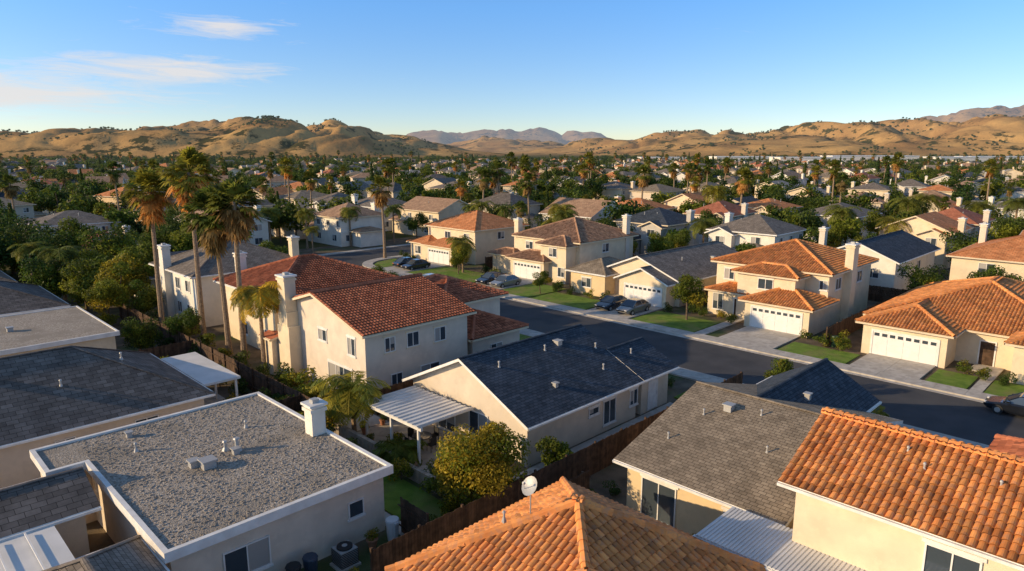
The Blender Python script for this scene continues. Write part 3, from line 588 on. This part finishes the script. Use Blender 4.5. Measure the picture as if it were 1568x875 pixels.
shrubs=[(22.6,46.5,1.3),(22.1,44.3,1.4),(22.4,42.5,1.6),(21.4,40.8,1.4),(22.9,39.6,1.3),(21.5,38.2,1.3),(19.2,40.5,1.3),(19.4,42.4,1.4),(19.0,37.6,1.2),(20.0,36.3,1.1),(18.6,34.8,1.2),(18.9,32.6,1.1),(18.4,30.4,1.),(19.8,28.2,1.0),(21.8,31.5,.9),(21.4,27,.9),(22.3,25.8,1.3),(20.2,25.3,1.2),(23.8,27.3,.8),(19.2,23.3,.9),(18.0,22.4,.8),(22.8,22.5,.9),(24,22.4,.7),(28,23.3,.5),(17.6,44.5,.9),(19.6,47.5,1.0),(21.6,49,1.1),(21.4,52.5,1.3),(19.3,53,1.1),(21.3,55,1.2),(20,57.5,1.4),(22,60,1.3),(19.4,63,1.3),(21.8,66,1.4),(19,69,1.5),(21.4,72,1.4),(18,75,1.3),(19,50,1.2),(17,55,1.2),(16.6,57,1),(18.2,38.8,.9),(23.4,25.2,1),
 (62.6,20.8,1.1),(62,22.2,.9),(61.8,11.2,.8),(61,9.8,.8),(60.9,8.2,.8),(60.8,5.2,1.0),(61.5,20.5,.8),(63.1,24.1,.8),(63.4,31.8,.9),(64.4,33.5,.8),(64.2,35.6,.9),(64.9,37.3,1),(63.6,39.3,.8),(63.2,47.4,.9),(62.9,49.8,.8),(62.9,52.6,.8),(63.1,54.9,1.1),(65.2,56.4,.9),(65.6,58.9,.9),(65.2,68.4,1.1),(65.8,70.9,1),(64.7,76.6,1.2),(64.5,87,1),(65.2,90,1.1),(42,31,.8),(42.3,26,.7),(42,39,.9),(43.2,18.5,.9),(26.5,19.3,.6),(24.6,17.3,.55),(24.7,14.3,.6),(24.6,13.3,.5),(24.9,19.6,.7),(17.8,23.2,.6),(11.5,22.6,.7),(9.6,22.3,.9),(7.3,22.4,.8),(13.0,21.9,.6),(6,21.2,1.0)]
for x,y,s in shrubs: place('garden_shrub',random.choice(sh),x,y,s*1.05)
# distant trees
dt=[T('dt%d'%i,H,r,cz,n,ls,kk,lb,.2,60+i,k2) for i,(H,r,cz,n,ls,kk,lb,k2) in enumerate(((7,2.9,2.6,900,.30,'lf1',10,None),(8.5,3.4,3.2,1000,.32,'lf2',11,'lf1'),(6,2.8,2.3,800,.28,'lf1',9,'lf3'),(9.0,3.6,3.6,1000,.34,'lf2',10,None),(5,2.7,2.0,800,.27,'lf3',9,'lf1'),(8,4.2,2.8,1000,.34,'lf1',12,'lf2')))]
cn1=conifer_mesh('dc1',13,2.3,900,.33,'lf2',80); cn2=conifer_mesh('dc2',10,1.1,700,.26,'lf2',81)
mass=empty('distant_tree_mass'); cnt=0
hp=np.array(housepts+[(74,y) for y in range(5,90,12)]+[(98,29),(99,14)])
def clear(x,y,m=8.2): 
    a=np.abs(hp[:,0]-x); b=np.abs(hp[:,1]-y); return np.min(np.maximum(a,b))>5.9 and np.min(a+b)>m
SG=[(warp(s,y)) for s in streets_x if s>110 for y in range(-480,900,6)]; SG=np.array(SG)
tries=0
while cnt<5400 and tries<45000:
    tries+=1
    d=95+(random.random()**.66)*740; r=random.uniform(-.82,.82)*d; x,y=cf(r,d)
    if x<88 and y<104: continue
    if d<420 and np.min(np.abs(SG[:,0]-x)+np.abs(SG[:,1]-y))<5: continue
    if not clear(x,y,7.5): continue
    me=random.choices(dt+[cn1,cn2,FPd,FPe,QP],[5,5,5,3.5,3,4,.5,.7,.7,.6,.8])[0]
    inst('tree',me,(x,y,0),random.uniform(0,6.28),random.uniform(.55,1.1),mass); cnt+=1
for i in range(2000):
    d=690+620*random.random(); r=random.uniform(-.8,.8)*d; x,y=cf(r,d)
    if noise.noise(Vector((x*.006,y*.006,3)))<-.1-.0*d+(d-900)*.0005: continue
    inst('tree',random.choice(dt),(x,y,0),random.uniform(0,6.28),random.uniform(.7,1.2),mass)
# warehouses
for r,d,w,l,hh in ((300,700,70,30,9),(380,740,90,30,10),(460,720,50,30,9),(250,760,60,30,9),(170,790,50,25,8),(540,770,80,30,9)):
    x,y=cf(r,d); mb=MB(); mb.box(-l/2,-w/2,0,l/2,w/2,hh,'white'); mb.box(-l/2-.4,-w/2-.4,hh,l/2+.4,w/2+.4,hh+.8,'trim')
    for q in range(int(w/6)): fb(mb,'-X',-l/2,-w/2+2+q*6,-w/2+5+q*6,4,6,-.05,.05,'glass')
    for q in range(int(l/3)-1): fb(mb,'-Y',-w/2,-l/2+2+q*3,-l/2+4+q*3,4,6,-.05,.05,'glass')
    o=mb.obj('commercial_warehouse',None,(0,0,0)); o.location=(x,y,0); o.rotation_euler=(0,0,.78)
# ------------------------------------------------------------------ terrain
HL=[(-1300,1500,46,360,330),(-960,1400,44,300,300),(-640,1500,50,220,300),(-470,1450,46,150,240),(-290,1600,26,150,300),(-1000,1900,60,500,300),(-700,1950,50,330,260),(-480,2000,44,260,260),(-820,1250,22,120,120),(-560,1280,20,110,110),(-380,1330,18,110,120),
 (60,3300,60,330,400),(-170,3600,65,300,400),
 (250,2350,38,170,420),(430,2300,50,150,450),(620,2200,70,160,450),(800,2000,70,150,420),(850,1650,34,130,240),(1010,2100,58,160,400),(1120,1800,62,140,420),(1360,1900,62,220,420),(1330,1450,26,220,230),(1500,2100,60,400,500),(620,1650,26,150,250),(360,1800,22,150,250),(1700,1800,60,300,400),(1000,1400,22,130,150),(740,1350,16,120,120),
 (-900,6500,150,700,700),(-300,7000,160,700,700),(300,7200,150,600,600),(900,7000,140,700,700),(2900,5000,230,420,700),(3500,5000,310,500,700),(4300,5200,330,600,800),(2300,5200,110,500,500)]
def hgt(r,d):
    if d<1100: return 0
    wx=r+120*noise.noise(Vector((r*.003,d*.003,1.3)))+30*noise.noise(Vector((r*.010,d*.010,4.3))); wd=d+120*noise.noise(Vector((r*.003,d*.003,7.3)))
    z=0
    for a,b,h_,wr,wdd in HL:
        q=((wx-a)/wr)**2+((wd-b)/wdd)**2
        if q<9: z+=h_*math.exp(-q)
    if z<.05: return z
    s=.0052 if d<4200 else .0018
    g1=abs(noise.noise(Vector((wx*s,wd*s*.55,2.2)))); g2=abs(noise.noise(Vector((wx*s*2.3,wd*s*1.4,5.2)))); g3=abs(noise.noise(Vector((wx*s*5.1,wd*s*3.3,8.2))))
    c=min(1,g1*2.6)**.7*.55+min(1,g2*2.6)**.7*.28+min(1,g3*2.6)**.8*.12
    z*= .72*(.50+.80*c)
    z+= min(1,z/25)*3*noise.noise(Vector((r*.012,d*.012,0)))
    return max(0,z)*min(1,(d-1100)/150)
angs=[a*.25 for a in range(-192,193)]; angs=[-180+i*6 for i in range(0,22)]+angs+[54+i*6 for i in range(0,21)]
angs=sorted(set(round(a,3) for a in angs))
rad=[0.001,60,200,450,800,1100]; q=1100
while q<4200: q+=q*.009; rad.append(q)
while q<10500: q+=q*.03; rad.append(q)
rad+=[14000,22000]
V=[];F=[]
for R_ in rad:
    for a in angs:
        an=math.radians(a); r=R_*math.sin(an); d=R_*math.cos(an); x,y=cf(r,d); V.append((x,y,hgt(r,d) if abs(a)<56 and R_<10500 else 0))
na=len(angs)
for i in range(len(rad)-1):
    for j in range(na):
        k=(j+1)%na; F.append((i*na+j,i*na+k,(i+1)*na+k,(i+1)*na+j))
me=bpy.data.meshes.new('ground_terrain'); me.from_pydata(V,[],F); me.update()
me.polygons.foreach_set('use_smooth',[True]*len(F))
gt=bpy.data.objects.new('ground_terrain',me); sc.collection.objects.link(gt)
m,nt,b=newmat('terrain'); L=nt.links.new
geo=N(nt,'ShaderNodeNewGeometry')
def nz(scale,det=6,ro=.5):
    n=N(nt,'ShaderNodeTexNoise'); n.inputs['Scale'].default_value=scale; n.inputs['Detail'].default_value=det; n.inputs['Roughness'].default_value=ro; L(geo.outputs['Position'],n.inputs['Vector']); return n.outputs['Fac']
def ramp(f,p0,c0,p1,c1):
    c=N(nt,'ShaderNodeValToRGB'); c.color_ramp.elements[0].position=p0; c.color_ramp.elements[1].position=p1; c.color_ramp.elements[0].color=(*c0,1); c.color_ramp.elements[1].color=(*c1,1); L(f,c.inputs['Fac']); return c.outputs['Color']
def mixc(f,a,b_):
    x=N(nt,'ShaderNodeMix',data_type='RGBA'); L(f,x.inputs[0]); L(a,x.inputs[6]); L(b_,x.inputs[7]); return x.outputs[2]
flatc=ramp(nz(.12,8,.7),.35,(.05,.07,.022),.65,(.14,.12,.06))
gold=ramp(nz(.006,8,.6),.36,(.34,.19,.075),.64,(.60,.36,.13))
oak=ramp(nz(.022,9,.72),.51,(0,0,0),.55,(1,1,1)); 
rgb=N(nt,'ShaderNodeRGB'); rgb.outputs[0].default_value=(.07,.065,.025,1)
big=ramp(nz(.0032,4,.6),.47,(0,0,0),.53,(1,1,1))
mu=N(nt,'ShaderNodeMix',data_type='RGBA',blend_type='MULTIPLY'); mu.inputs[0].default_value=.93; L(oak,mu.inputs[6]); L(big,mu.inputs[7])
hillc=mixc(mu.outputs[2],gold,rgb.outputs[0])
sp=N(nt,'ShaderNodeSeparateXYZ'); L(geo.outputs['Position'],sp.inputs[0])
mr=N(nt,'ShaderNodeMapRange'); mr.inputs['From Min'].default_value=.5; mr.inputs['From Max'].default_value=5; L(sp.outputs['Z'],mr.inputs['Value'])
col=mixc(mr.outputs['Result'],flatc,hillc)
L(col,b.inputs['Base Color']); b.inputs['Roughness'].default_value=1; b.inputs['Specular IOR Level'].default_value=0
bn=nz(.02,7,.6); bp=N(nt,'ShaderNodeBump'); bp.inputs['Distance'].default_value=6; L(bn,bp.inputs['Height'])
bpf=N(nt,'ShaderNodeMath',operation='MULTIPLY'); L(mr.outputs['Result'],bpf.inputs[0]); bpf.inputs[1].default_value=.65; L(bpf.outputs[0],bp.inputs['Strength']); L(bp.outputs['Normal'],b.inputs['Normal'])
painted_haze(m,d0=800); me.materials.append(m)  # far hills paled by emission in their material, not by real air
# oaks on hills
k_=0
for i in range(14000):
    r=random.choice([random.uniform(-1250,-200),random.uniform(200,1650)]); d=random.uniform(1250,2250)
    if i<90: r=random.uniform(-560,-490); d=random.uniform(1420,1500)
    elif noise.noise(Vector((r*.007,d*.007,9)))+.4*noise.noise(Vector((r*.03,d*.03,4)))<.24: continue
    z=hgt(r,d)
    if z<4: continue
    x,y=cf(r,d); inst('tree',dt[1] if i%2 else dt[5],(x,y,z-1.5),random.uniform(0,6),random.uniform(.5,.95),mass); k_+=1
    if k_>1600: break
# ------------------------------------------------------------------ near ground sheets
def sheet(name,polys,z,k):
    mb=MB()
    for p in polys: mb.face([(x,y,z) for x,y in p],k)
    return mb.obj(name)
def rect(x0,x1,y0,y1): return [(x0,y0),(x1,y0),(x1,y1),(x0,y1)]
sheet('yard_ground',[rect(-40,130,-60,112)],.004,'dirt')
def arc(cx,cy,r,a0,a1,n=10): return [(cx+r*math.cos(math.radians(a0+(a1-a0)*i/n)),cy+r*math.sin(math.radians(a0+(a1-a0)*i/n))) for i in range(n+1)]
road=[(47,-80),(56,-80)]+[(56,86)]+arc(63,86,7,180,90)+[(150,93),(150,102),(20,102),(20,93.5),(40,93.5)]+arc(41,87.5,6,90,0)
sheet('asphalt_road',[road],.012,'asphalt')
dst=MB()
for s in streets_x:
    if s<110: continue
    for y in range(-480,900,12):
        p=[warp(s-4.2,y),warp(s+4.2,y),warp(s+4.2,y+12),warp(s-4.2,y+12)]
        dst.face([(a,b2,.02) for a,b2 in p],'asphalt')
        for o0,o1 in ((-6.2,-4.5),(4.5,6.2)):
            p=[warp(s+o0,y),warp(s+o1,y),warp(s+o1,y+12),warp(s+o0,y+12)]; dst.face([(a,b2,.05) for a,b2 in p],'conc')
for j in range(1,7):
    y=98+125*j
    for x in range(0,1100,12):
        p=[warp(x,y-4),warp(x+12,y-4),warp(x+12,y+4),warp(x,y+4)]; dst.face([(a,b2,.06) for a,b2 in p],'asphalt')
dst.obj('distant_streets')
SW=MB()
def slabpoly(mb,p,z,k):
    mb.face([(x,y,z) for x,y in p],k); n=len(p)
    for i in range(n):
        a=p[i];b2=p[(i+1)%n]; mb.face([(a[0],a[1],0),(b2[0],b2[1],0),(b2[0],b2[1],z),(a[0],a[1],z)],k)
for y in range(-60,86,2):
    slabpoly(SW,rect(56.2,57.6,y+.01,y+1.99),.125,'conc'); slabpoly(SW,rect(45.4,46.8,y+.01,y+1.99),.125,'conc')
slabpoly(SW,rect(56,56.19,-60,86),.13,'conc'); slabpoly(SW,rect(46.81,47,-60,86),.13,'conc')
slabpoly(SW,rect(55.55,55.99,-60,86),.022,'conc'); slabpoly(SW,rect(47.01,47.45,-60,86),.022,'conc')
o_=arc(63,86,7,180,90,12); i_=arc(63,86,5.4,180,90,12)
for a in range(12): slabpoly(SW,[o_[a],o_[a+1],i_[a+1],i_[a]],.125,'conc')
slabpoly(SW,rect(63,150,91.4,93),.125,'conc'); slabpoly(SW,rect(20,150,102.01,103.5),.125,'conc')
SW.obj('sidewalk_and_kerb')
DR=MB()
drv=[(57.61,62.4,13.3,18.4),(57.61,63.8,24.9,30.2),(57.61,64.4,40.6,46),(57.61,66.4,60.9,66.3),(57.61,66,79.6,84.8),(40,45.39,30.5,36.5),(41,45.39,46,51),(40,45.39,4,9)]
for a in drv:
    xm=(a[0]+a[1])/2; ym=(a[2]+a[3])/2
    for X0,X1 in ((a[0],xm-.01),(xm+.01,a[1])):
        for Y0,Y1 in ((a[2],ym-.01),(ym+.01,a[3])): slabpoly(DR,rect(X0,X1,Y0,Y1),.115,'conc')
slabpoly(DR,rect(63.3,65.4,10,11.2),.1,'conc'); slabpoly(DR,rect(57.61,65.4,9.2,9.99),.1,'conc') ; slabpoly(DR,rect(57.61,66.2,31.7,32.7),.1,'conc')
DR.obj('driveway')
LW=MB()
lawns=[(57.61,61.6,-2,9.1),(57.61,61.3,18.8,24.5),(57.61,63.0,32.9,40.2),(57.61,62.6,46.4,54.8),(57.61,65,55.2,60.6),(57.61,65,66.8,79.2),(57.61,64.5,85.1,86),(41,45.39,20.4,24.6),(41,45.39,37,45.6),(41,45.39,51.5,85),(42,45.39,10,18),(57.61,61.6,10.2,12.9)]
for a in lawns: slabpoly(LW,rect(*a),.10,'lawn')
slabpoly(LW,rect(17.4,19.9,21.9,31),.06,'lawn'); slabpoly(LW,rect(15.5,19.6,54,60),.06,'lawn'); slabpoly(LW,rect(75,88,20,24),.06,'lawn')
slabpoly(LW,[(57.6,86),(64,86),(64,91),(60,90),(58,88)],.08,'lawn')
LW.obj('lawn')
PT=MB()
for a in ((20.6,25.6,27.2,35.4),(16.6,17.3,22,31),(22.4,25.9,9,16.5),(21,24,35.5,38),(22.6,25.8,18.5,21.3),(24.0,40,22.6,24.3),(15.5,18.2,43,52.5),(40.5,45.3,28.6,30.2)): slabpoly(PT,rect(*a),.05,'conc')
PT.obj('patio_paving')
# ------------------------------------------------------------------ fences
def fence(x0,y0,x1,y1,h=1.8):
    mb=MB(); L_=math.hypot(x1-x0,y1-y0); n=int(L_/.16); dx,dy=(x1-x0)/L_,(y1-y0)/L_; px,py=-dy,dx
    for i in range(n):
        s=i*.16; hh=h+random.uniform(-.03,.03); t=random.uniform(.7,1.4)
        a=(x0+dx*s,y0+dy*s); b2=(x0+dx*(s+.15),y0+dy*(s+.15))
        p=[(a[0]-px*.012,a[1]-py*.012),(b2[0]-px*.012,b2[1]-py*.012),(b2[0]+px*.012,b2[1]+py*.012),(a[0]+px*.012,a[1]+py*.012)]
        mb.face([(q[0],q[1],hh) for q in p],'wood',t)
        for q in range(4):
            u=p[q];w=p[(q+1)%4]; mb.face([(u[0],u[1],0),(w[0],w[1],0),(w[0],w[1],hh),(u[0],u[1],hh)],'wood',t)
    for i in range(int(L_/2.4)+1):
        s=i*2.4; x=x0+dx*s+px*.06;y=y0+dy*s+py*.06; mb.box(x-.05,y-.05,0,x+.05,y+.05,h+.06,'wood',1.1)
    for zz_ in (.4,1.4): mb.cyl((x0+px*.05,y0+py*.05,zz_),(x1+px*.05,y1+py*.05,zz_),.04,.04,'wood',4)
    return mb.obj('wooden_fence')
for f in ((13.5,21.4,45,21.4),(20.3,37.5,20.3,79),(24.2,36.9,41,36.9),(24.2,52.3,42,52.3),(16.9,39.6,20.2,39.6),(20.6,66.5,24,66.5),(16,58,20.2,58),(85.5,-4,85.5,90),(66,22,85,22),(66,38.2,85,38.2),(66,55.4,85,55.4),(68,73.5,85,73.5),(22.2,19.6,25.2,19.6),(62,21.9,66,21.9),(16.8,22,16.8,24.2)): fence(*f)
GW=MB()
for i in range(40): GW.box(20.25,21.6+i*.4,0,20.5,21.97+i*.4,.75 if i<20 else .95,'block')
GW.obj('garden_block_wall')
# ------------------------------------------------------------------ cars & props
def car(x,y,rz,c,name='parked_car',suv=False):
    key='paint_%s'%str(c)
    if key not in M: M[key]=flat(key,c,.25,.3,.5,1.0)
    e=empty(name,(x,y,.02)); e.rotation_euler=(0,0,rz); B=MB(); G=MB(); Wl=MB()
    ht=1.45 if not suv else 1.7
    st=[(-2.25,.72,.45,.62),(-2.15,.82,.3,.82),(-1.6,.88,.22,.95),(-.6,.9,.2,.93),(.5,.9,.2,.92),(1.3,.88,.22,.84),(2.0,.82,.28,.70),(2.25,.68,.42,.58)]
    sec=[]
    for X,w,z0,z1 in st: sec.append([(X,-w*.9,z0),(X,-w,z0+.18),(X,-w,z1-.1),(X,-w*.88,z1),(X,w*.88,z1),(X,w,z1-.1),(X,w,z0+.18),(X,w*.9,z0)])
    for i in range(len(sec)-1):
        for j in range(8): k2=(j+1)%8; B.face([sec[i][j],sec[i+1][j],sec[i+1][k2],sec[i][k2]][::-1],key)
    B.face(sec[0],key); B.face(sec[-1][::-1],key)
    b0,b1=(-1.75,1.15) if not suv else (-2.1,1.15); t0,t1=(-1.0,.35) if not suv else (-1.8,.4)
    bw,tw=.78,.62; zb=.93
    bot=[(b0,-bw,zb),(b1,-bw,zb-.04),(b1,bw,zb-.04),(b0,bw,zb)]; top=[(t0,-tw,ht-.05),(t1,-tw,ht-.05),(t1,tw,ht-.05),(t0,tw,ht-.05)]
    for i in range(4): j=(i+1)%4; G.face([bot[i],bot[j],top[j],top[i]],'glass')
    t2=[(t0+.12,-tw*.85,ht),(t1-.1,-tw*.85,ht),(t1-.1,tw*.85,ht),(t0+.12,tw*.85,ht)]
    for i in range(4): j=(i+1)%4; B.face([top[i],top[j],t2[j],t2[i]],key)
    B.face(t2,key)
    for i in range(4): B.cyl(bot[i],top[i],.045,.035,key,5)
    for s in (-1,1): B.cyl(((b0+b1)/2-.2,s*bw,zb),((t0+t1)/2-.1,s*tw,ht-.04),.04,.03,key,5); B.box(.75,s*.88,.95,.95,s*1.05,1.08,key); Wl.box(2.12,s*.4,.55,2.24,s*.68,.66,'trim'); Wl.box(-2.24,s*.45,.62,-2.14,s*.74,.76,'tileR')
    for X in (-1.35,1.4):
        for s in (-1,1): Wl.cyl((X,s*.7,.32),(X,s*.915,.32),.32,.32,'dark',16); Wl.cyl((X,s*.9,.32),(X,s*.925,.32),.19,.17,'metal',10)
    B.obj('body',e); G.obj('glazing',e); Wl.obj('wheels_and_lights',e)
for a in ((60.6,44.8,math.pi,(.04,.05,.065)),(60.6,41.9,math.pi,(.25,.24,.22)),(61,64.9,math.pi,(.03,.03,.035)),(61,62.2,math.pi,(.3,.3,.29)),(61,83.4,0,(.025,.025,.03)),(60.6,80.8,math.pi,(.04,.04,.05)),(54.6,6.2,math.pi/2,(.015,.018,.025)),(43.5,34.8,0,(.65,.65,.64)),(110,97.6,0,(.3,.3,.3)),(94,95,0,(.5,.5,.5)),(80,100.4,0,(.6,.6,.6)),(54.6,70,math.pi/2,(.5,.5,.48))): car(*a)
def ac(x,y):
    mb=MB(); mb.box(x-.5,y-.45,.0,x+.5,y+.45,.1,'conc'); mb.box(x-.4,y-.38,.1,x+.4,y+.38,.85,'metal')
    for i in range(9): mb.box(x-.42,y-.4,.16+i*.075,x+.42,y+.4,.19+i*.075,'dark')
    mb.cyl((x,y,.85),(x,y,.93),.34,.34,'dark',16); mb.cyl((x,y,.93),(x,y,.95),.12,.12,'metal',10); mb.obj('air_conditioner_unit')
ac(13.6,23.7); ac(27,23.3)
def bin_(x,y,k):
    mb=MB(); mb.cyl((x,y,0),(x,y,.95),.24,.31,k,10); mb.cyl((x,y,.95),(x,y,1.02),.33,.3,k,10); mb.box(x-.1,y-.36,.85,x+.1,y-.28,.95,k); mb.obj('wheelie_bin')
bin_(12.1,23.9,'binb'); bin_(11.3,23.8,'dark'); bin_(16.2,23.9,'metalw'); bin_(62.5,21.4,'bing')
def potp(x,y,s):
    e=empty('potted_plant',(x,y,.05)); mb=MB(); mb.cyl((0,0,0),(0,0,.4*s),.14*s,.22*s,'terra',12); mb.cyl((0,0,.36*s),(0,0,.42*s),.25*s,.25*s,'terra',12); mb.obj('pot',e)
    o=inst('plant',sh[int(x*7)%3],(0,0,.3*s),x,.42*s,e)
for x,y,s in ((24.9,13.6,1.1),(24.6,15,1),(25.2,28.0,1),(21.0,33,1),(21.8,34.8,1),(23.4,35.2,.9),(15.1,23.9,1.1),(24.5,35.2,1)): potp(x,y,s)
tb=MB()
tb.cyl((23.2,30.8,.05),(23.2,30.8,.75),.05,.05,'dark',8); tb.cyl((23.2,30.8,.72),(23.2,30.8,.76),.6,.6,'glass',16)
tb.obj('patio_table')
for dx,dy in ((.9,0),(-.9,0),(0,.9),(0,-.9)):
    c=MB(); x,y=23.2+dx,30.8+dy; c.box(x-.22,y-.22,.44,x+.22,y+.22,.5,'dark'); c.box(x-.22+(.4 if dx>0 else 0),y-.22+(.4 if dy>0 else 0),.5,x+.22-(.4 if dx<0 else 0),y+.22-(.4 if dy<0 else 0),.95,'dark') 
    for a in (-.19,.19):
        for b2 in (-.19,.19): c.cyl((x+a,y+b2,.05),(x+a,y+b2,.45),.02,.02,'dark',5)
    c.obj('patio_chair')
# ------------------------------------------------------------------ sun, sky, camera
el=math.radians(16.5); s2=Vector((-.985,-.22)); s2.normalize()
sx,sy=cf(s2.x,s2.y); sd=Vector((sx*math.cos(el),sy*math.cos(el),math.sin(el)))
su=bpy.data.lights.new('sun','SUN'); su.energy=5.0; su.angle=math.radians(.5); su.color=(1,.745,.44)
so=bpy.data.objects.new('sun',su); sc.collection.objects.link(so); so.rotation_euler=sd.to_track_quat('Z','Y').to_euler(); so.location=(0,0,60)
w=bpy.data.worlds.new('World'); sc.world=w; w.use_nodes=True; nt=w.node_tree; L=nt.links.new; nt.nodes.clear()
out=N(nt,'ShaderNodeOutputWorld'); bg=N(nt,'ShaderNodeBackground'); sky=N(nt,'ShaderNodeTexSky'); sky.sky_type='NISHITA'; sky.sun_disc=False; sky.sun_elevation=el; sky.sun_rotation=math.atan2(sx,sy)
sky.altitude=100; sky.air_density=1.0; sky.dust_density=.6; sky.ozone_density=2.0
tc=N(nt,'ShaderNodeTexCoord'); sp=N(nt,'ShaderNodeSeparateXYZ'); L(tc.outputs['Generated'],sp.inputs[0])
def mth(op,a,b2=None,c=None):
    n=N(nt,'ShaderNodeMath',operation=op)
    for i,q in enumerate((a,b2,c)):
        if q is None: continue
        if isinstance(q,(int,float)): n.inputs[i].default_value=q
        else: L(q,n.inputs[i])
    return n.outputs[0]
zz=mth('ADD',mth('MULTIPLY',sp.outputs['Z'],1.8),.03)
cb=N(nt,'ShaderNodeCombineXYZ'); L(sp.outputs['X'],cb.inputs[0]); L(sp.outputs['Y'],cb.inputs[1]); L(zz,cb.inputs[2])
nv=N(nt,'ShaderNodeVectorMath',operation='NORMALIZE'); L(cb.outputs[0],nv.inputs[0]); L(nv.outputs[0],sky.inputs['Vector'])
az=mth('SUBTRACT',mth('ARCTAN2',sp.outputs['Y'],sp.outputs['X']),math.pi/4)
elv=sp.outputs['Z']
gr=N(nt,'ShaderNodeValToRGB'); gr.color_ramp.elements[0].position=0; gr.color_ramp.elements[0].color=(1.65,1.36,1.16,1); gr.color_ramp.elements[1].position=.19; gr.color_ramp.elements[1].color=(1.2,1.75,2.2,1)
e3=gr.color_ramp.elements.new(.5); e3.color=(1.5,1.5,1.55,1); L(elv,gr.inputs['Fac'])
sg=N(nt,'ShaderNodeMix',data_type='RGBA',blend_type='MULTIPLY'); sg.inputs[0].default_value=1; L(sky.outputs[0],sg.inputs[6]); L(gr.outputs['Color'],sg.inputs[7])
cc=N(nt,'ShaderNodeCombineXYZ'); L(mth('MULTIPLY',mth('ADD',az,mth('MULTIPLY',elv,-1.5)),11),cc.inputs[0]); L(mth('MULTIPLY',elv,85),cc.inputs[1])
cn=N(nt,'ShaderNodeTexNoise'); cn.inputs['Scale'].default_value=1; cn.inputs['Detail'].default_value=10; cn.inputs['Roughness'].default_value=.68; cn.inputs['Distortion'].default_value=.8; L(cc.outputs[0],cn.inputs['Vector'])
def gs(a0,sa,e0,se):
    u=mth('POWER',mth('ABSOLUTE',mth('DIVIDE',mth('SUBTRACT',az,a0),sa)),2); v=mth('POWER',mth('ABSOLUTE',mth('DIVIDE',mth('SUBTRACT',elv,e0),se)),2); return mth('EXPONENT',mth('MULTIPLY',mth('ADD',u,v),-1))
msk=mth('ADD',mth('ADD',gs(.46,.15,.100,.018),mth('MULTIPLY',gs(.38,.08,.152,.013),1.0)),mth('MULTIPLY',gs(.66,.2,.062,.022),1.1))
cl=N(nt,'ShaderNodeMapRange'); cl.inputs['From Min'].default_value=.66; cl.inputs['From Max'].default_value=1.02; cl.inputs['To Max'].default_value=.85; L(mth('ADD',cn.outputs['Fac'],mth('MULTIPLY',msk,.5)),cl.inputs['Value'])
mx=N(nt,'ShaderNodeMix',data_type='RGBA'); L(cl.outputs['Result'],mx.inputs[0]); L(sg.outputs[2],mx.inputs[6]); mx.inputs[7].default_value=(5.9,5.6,5.4,1)
L(mx.outputs[2],bg.inputs['Color']); bg.inputs['Strength'].default_value=.14; L(bg.outputs[0],out.inputs[0])
cam=bpy.data.cameras.new('camera'); cam.lens=24; cam.sensor_width=36; cam.clip_start=.1; cam.clip_end=40000
co=bpy.data.objects.new('camera',cam); sc.collection.objects.link(co); co.location=(0,0,17.5); co.rotation_euler=(math.radians(78.7),0,math.radians(-45)); sc.camera=co
sc.view_settings.view_transform='Standard'; sc.view_settings.look='None'; sc.view_settings.exposure=0
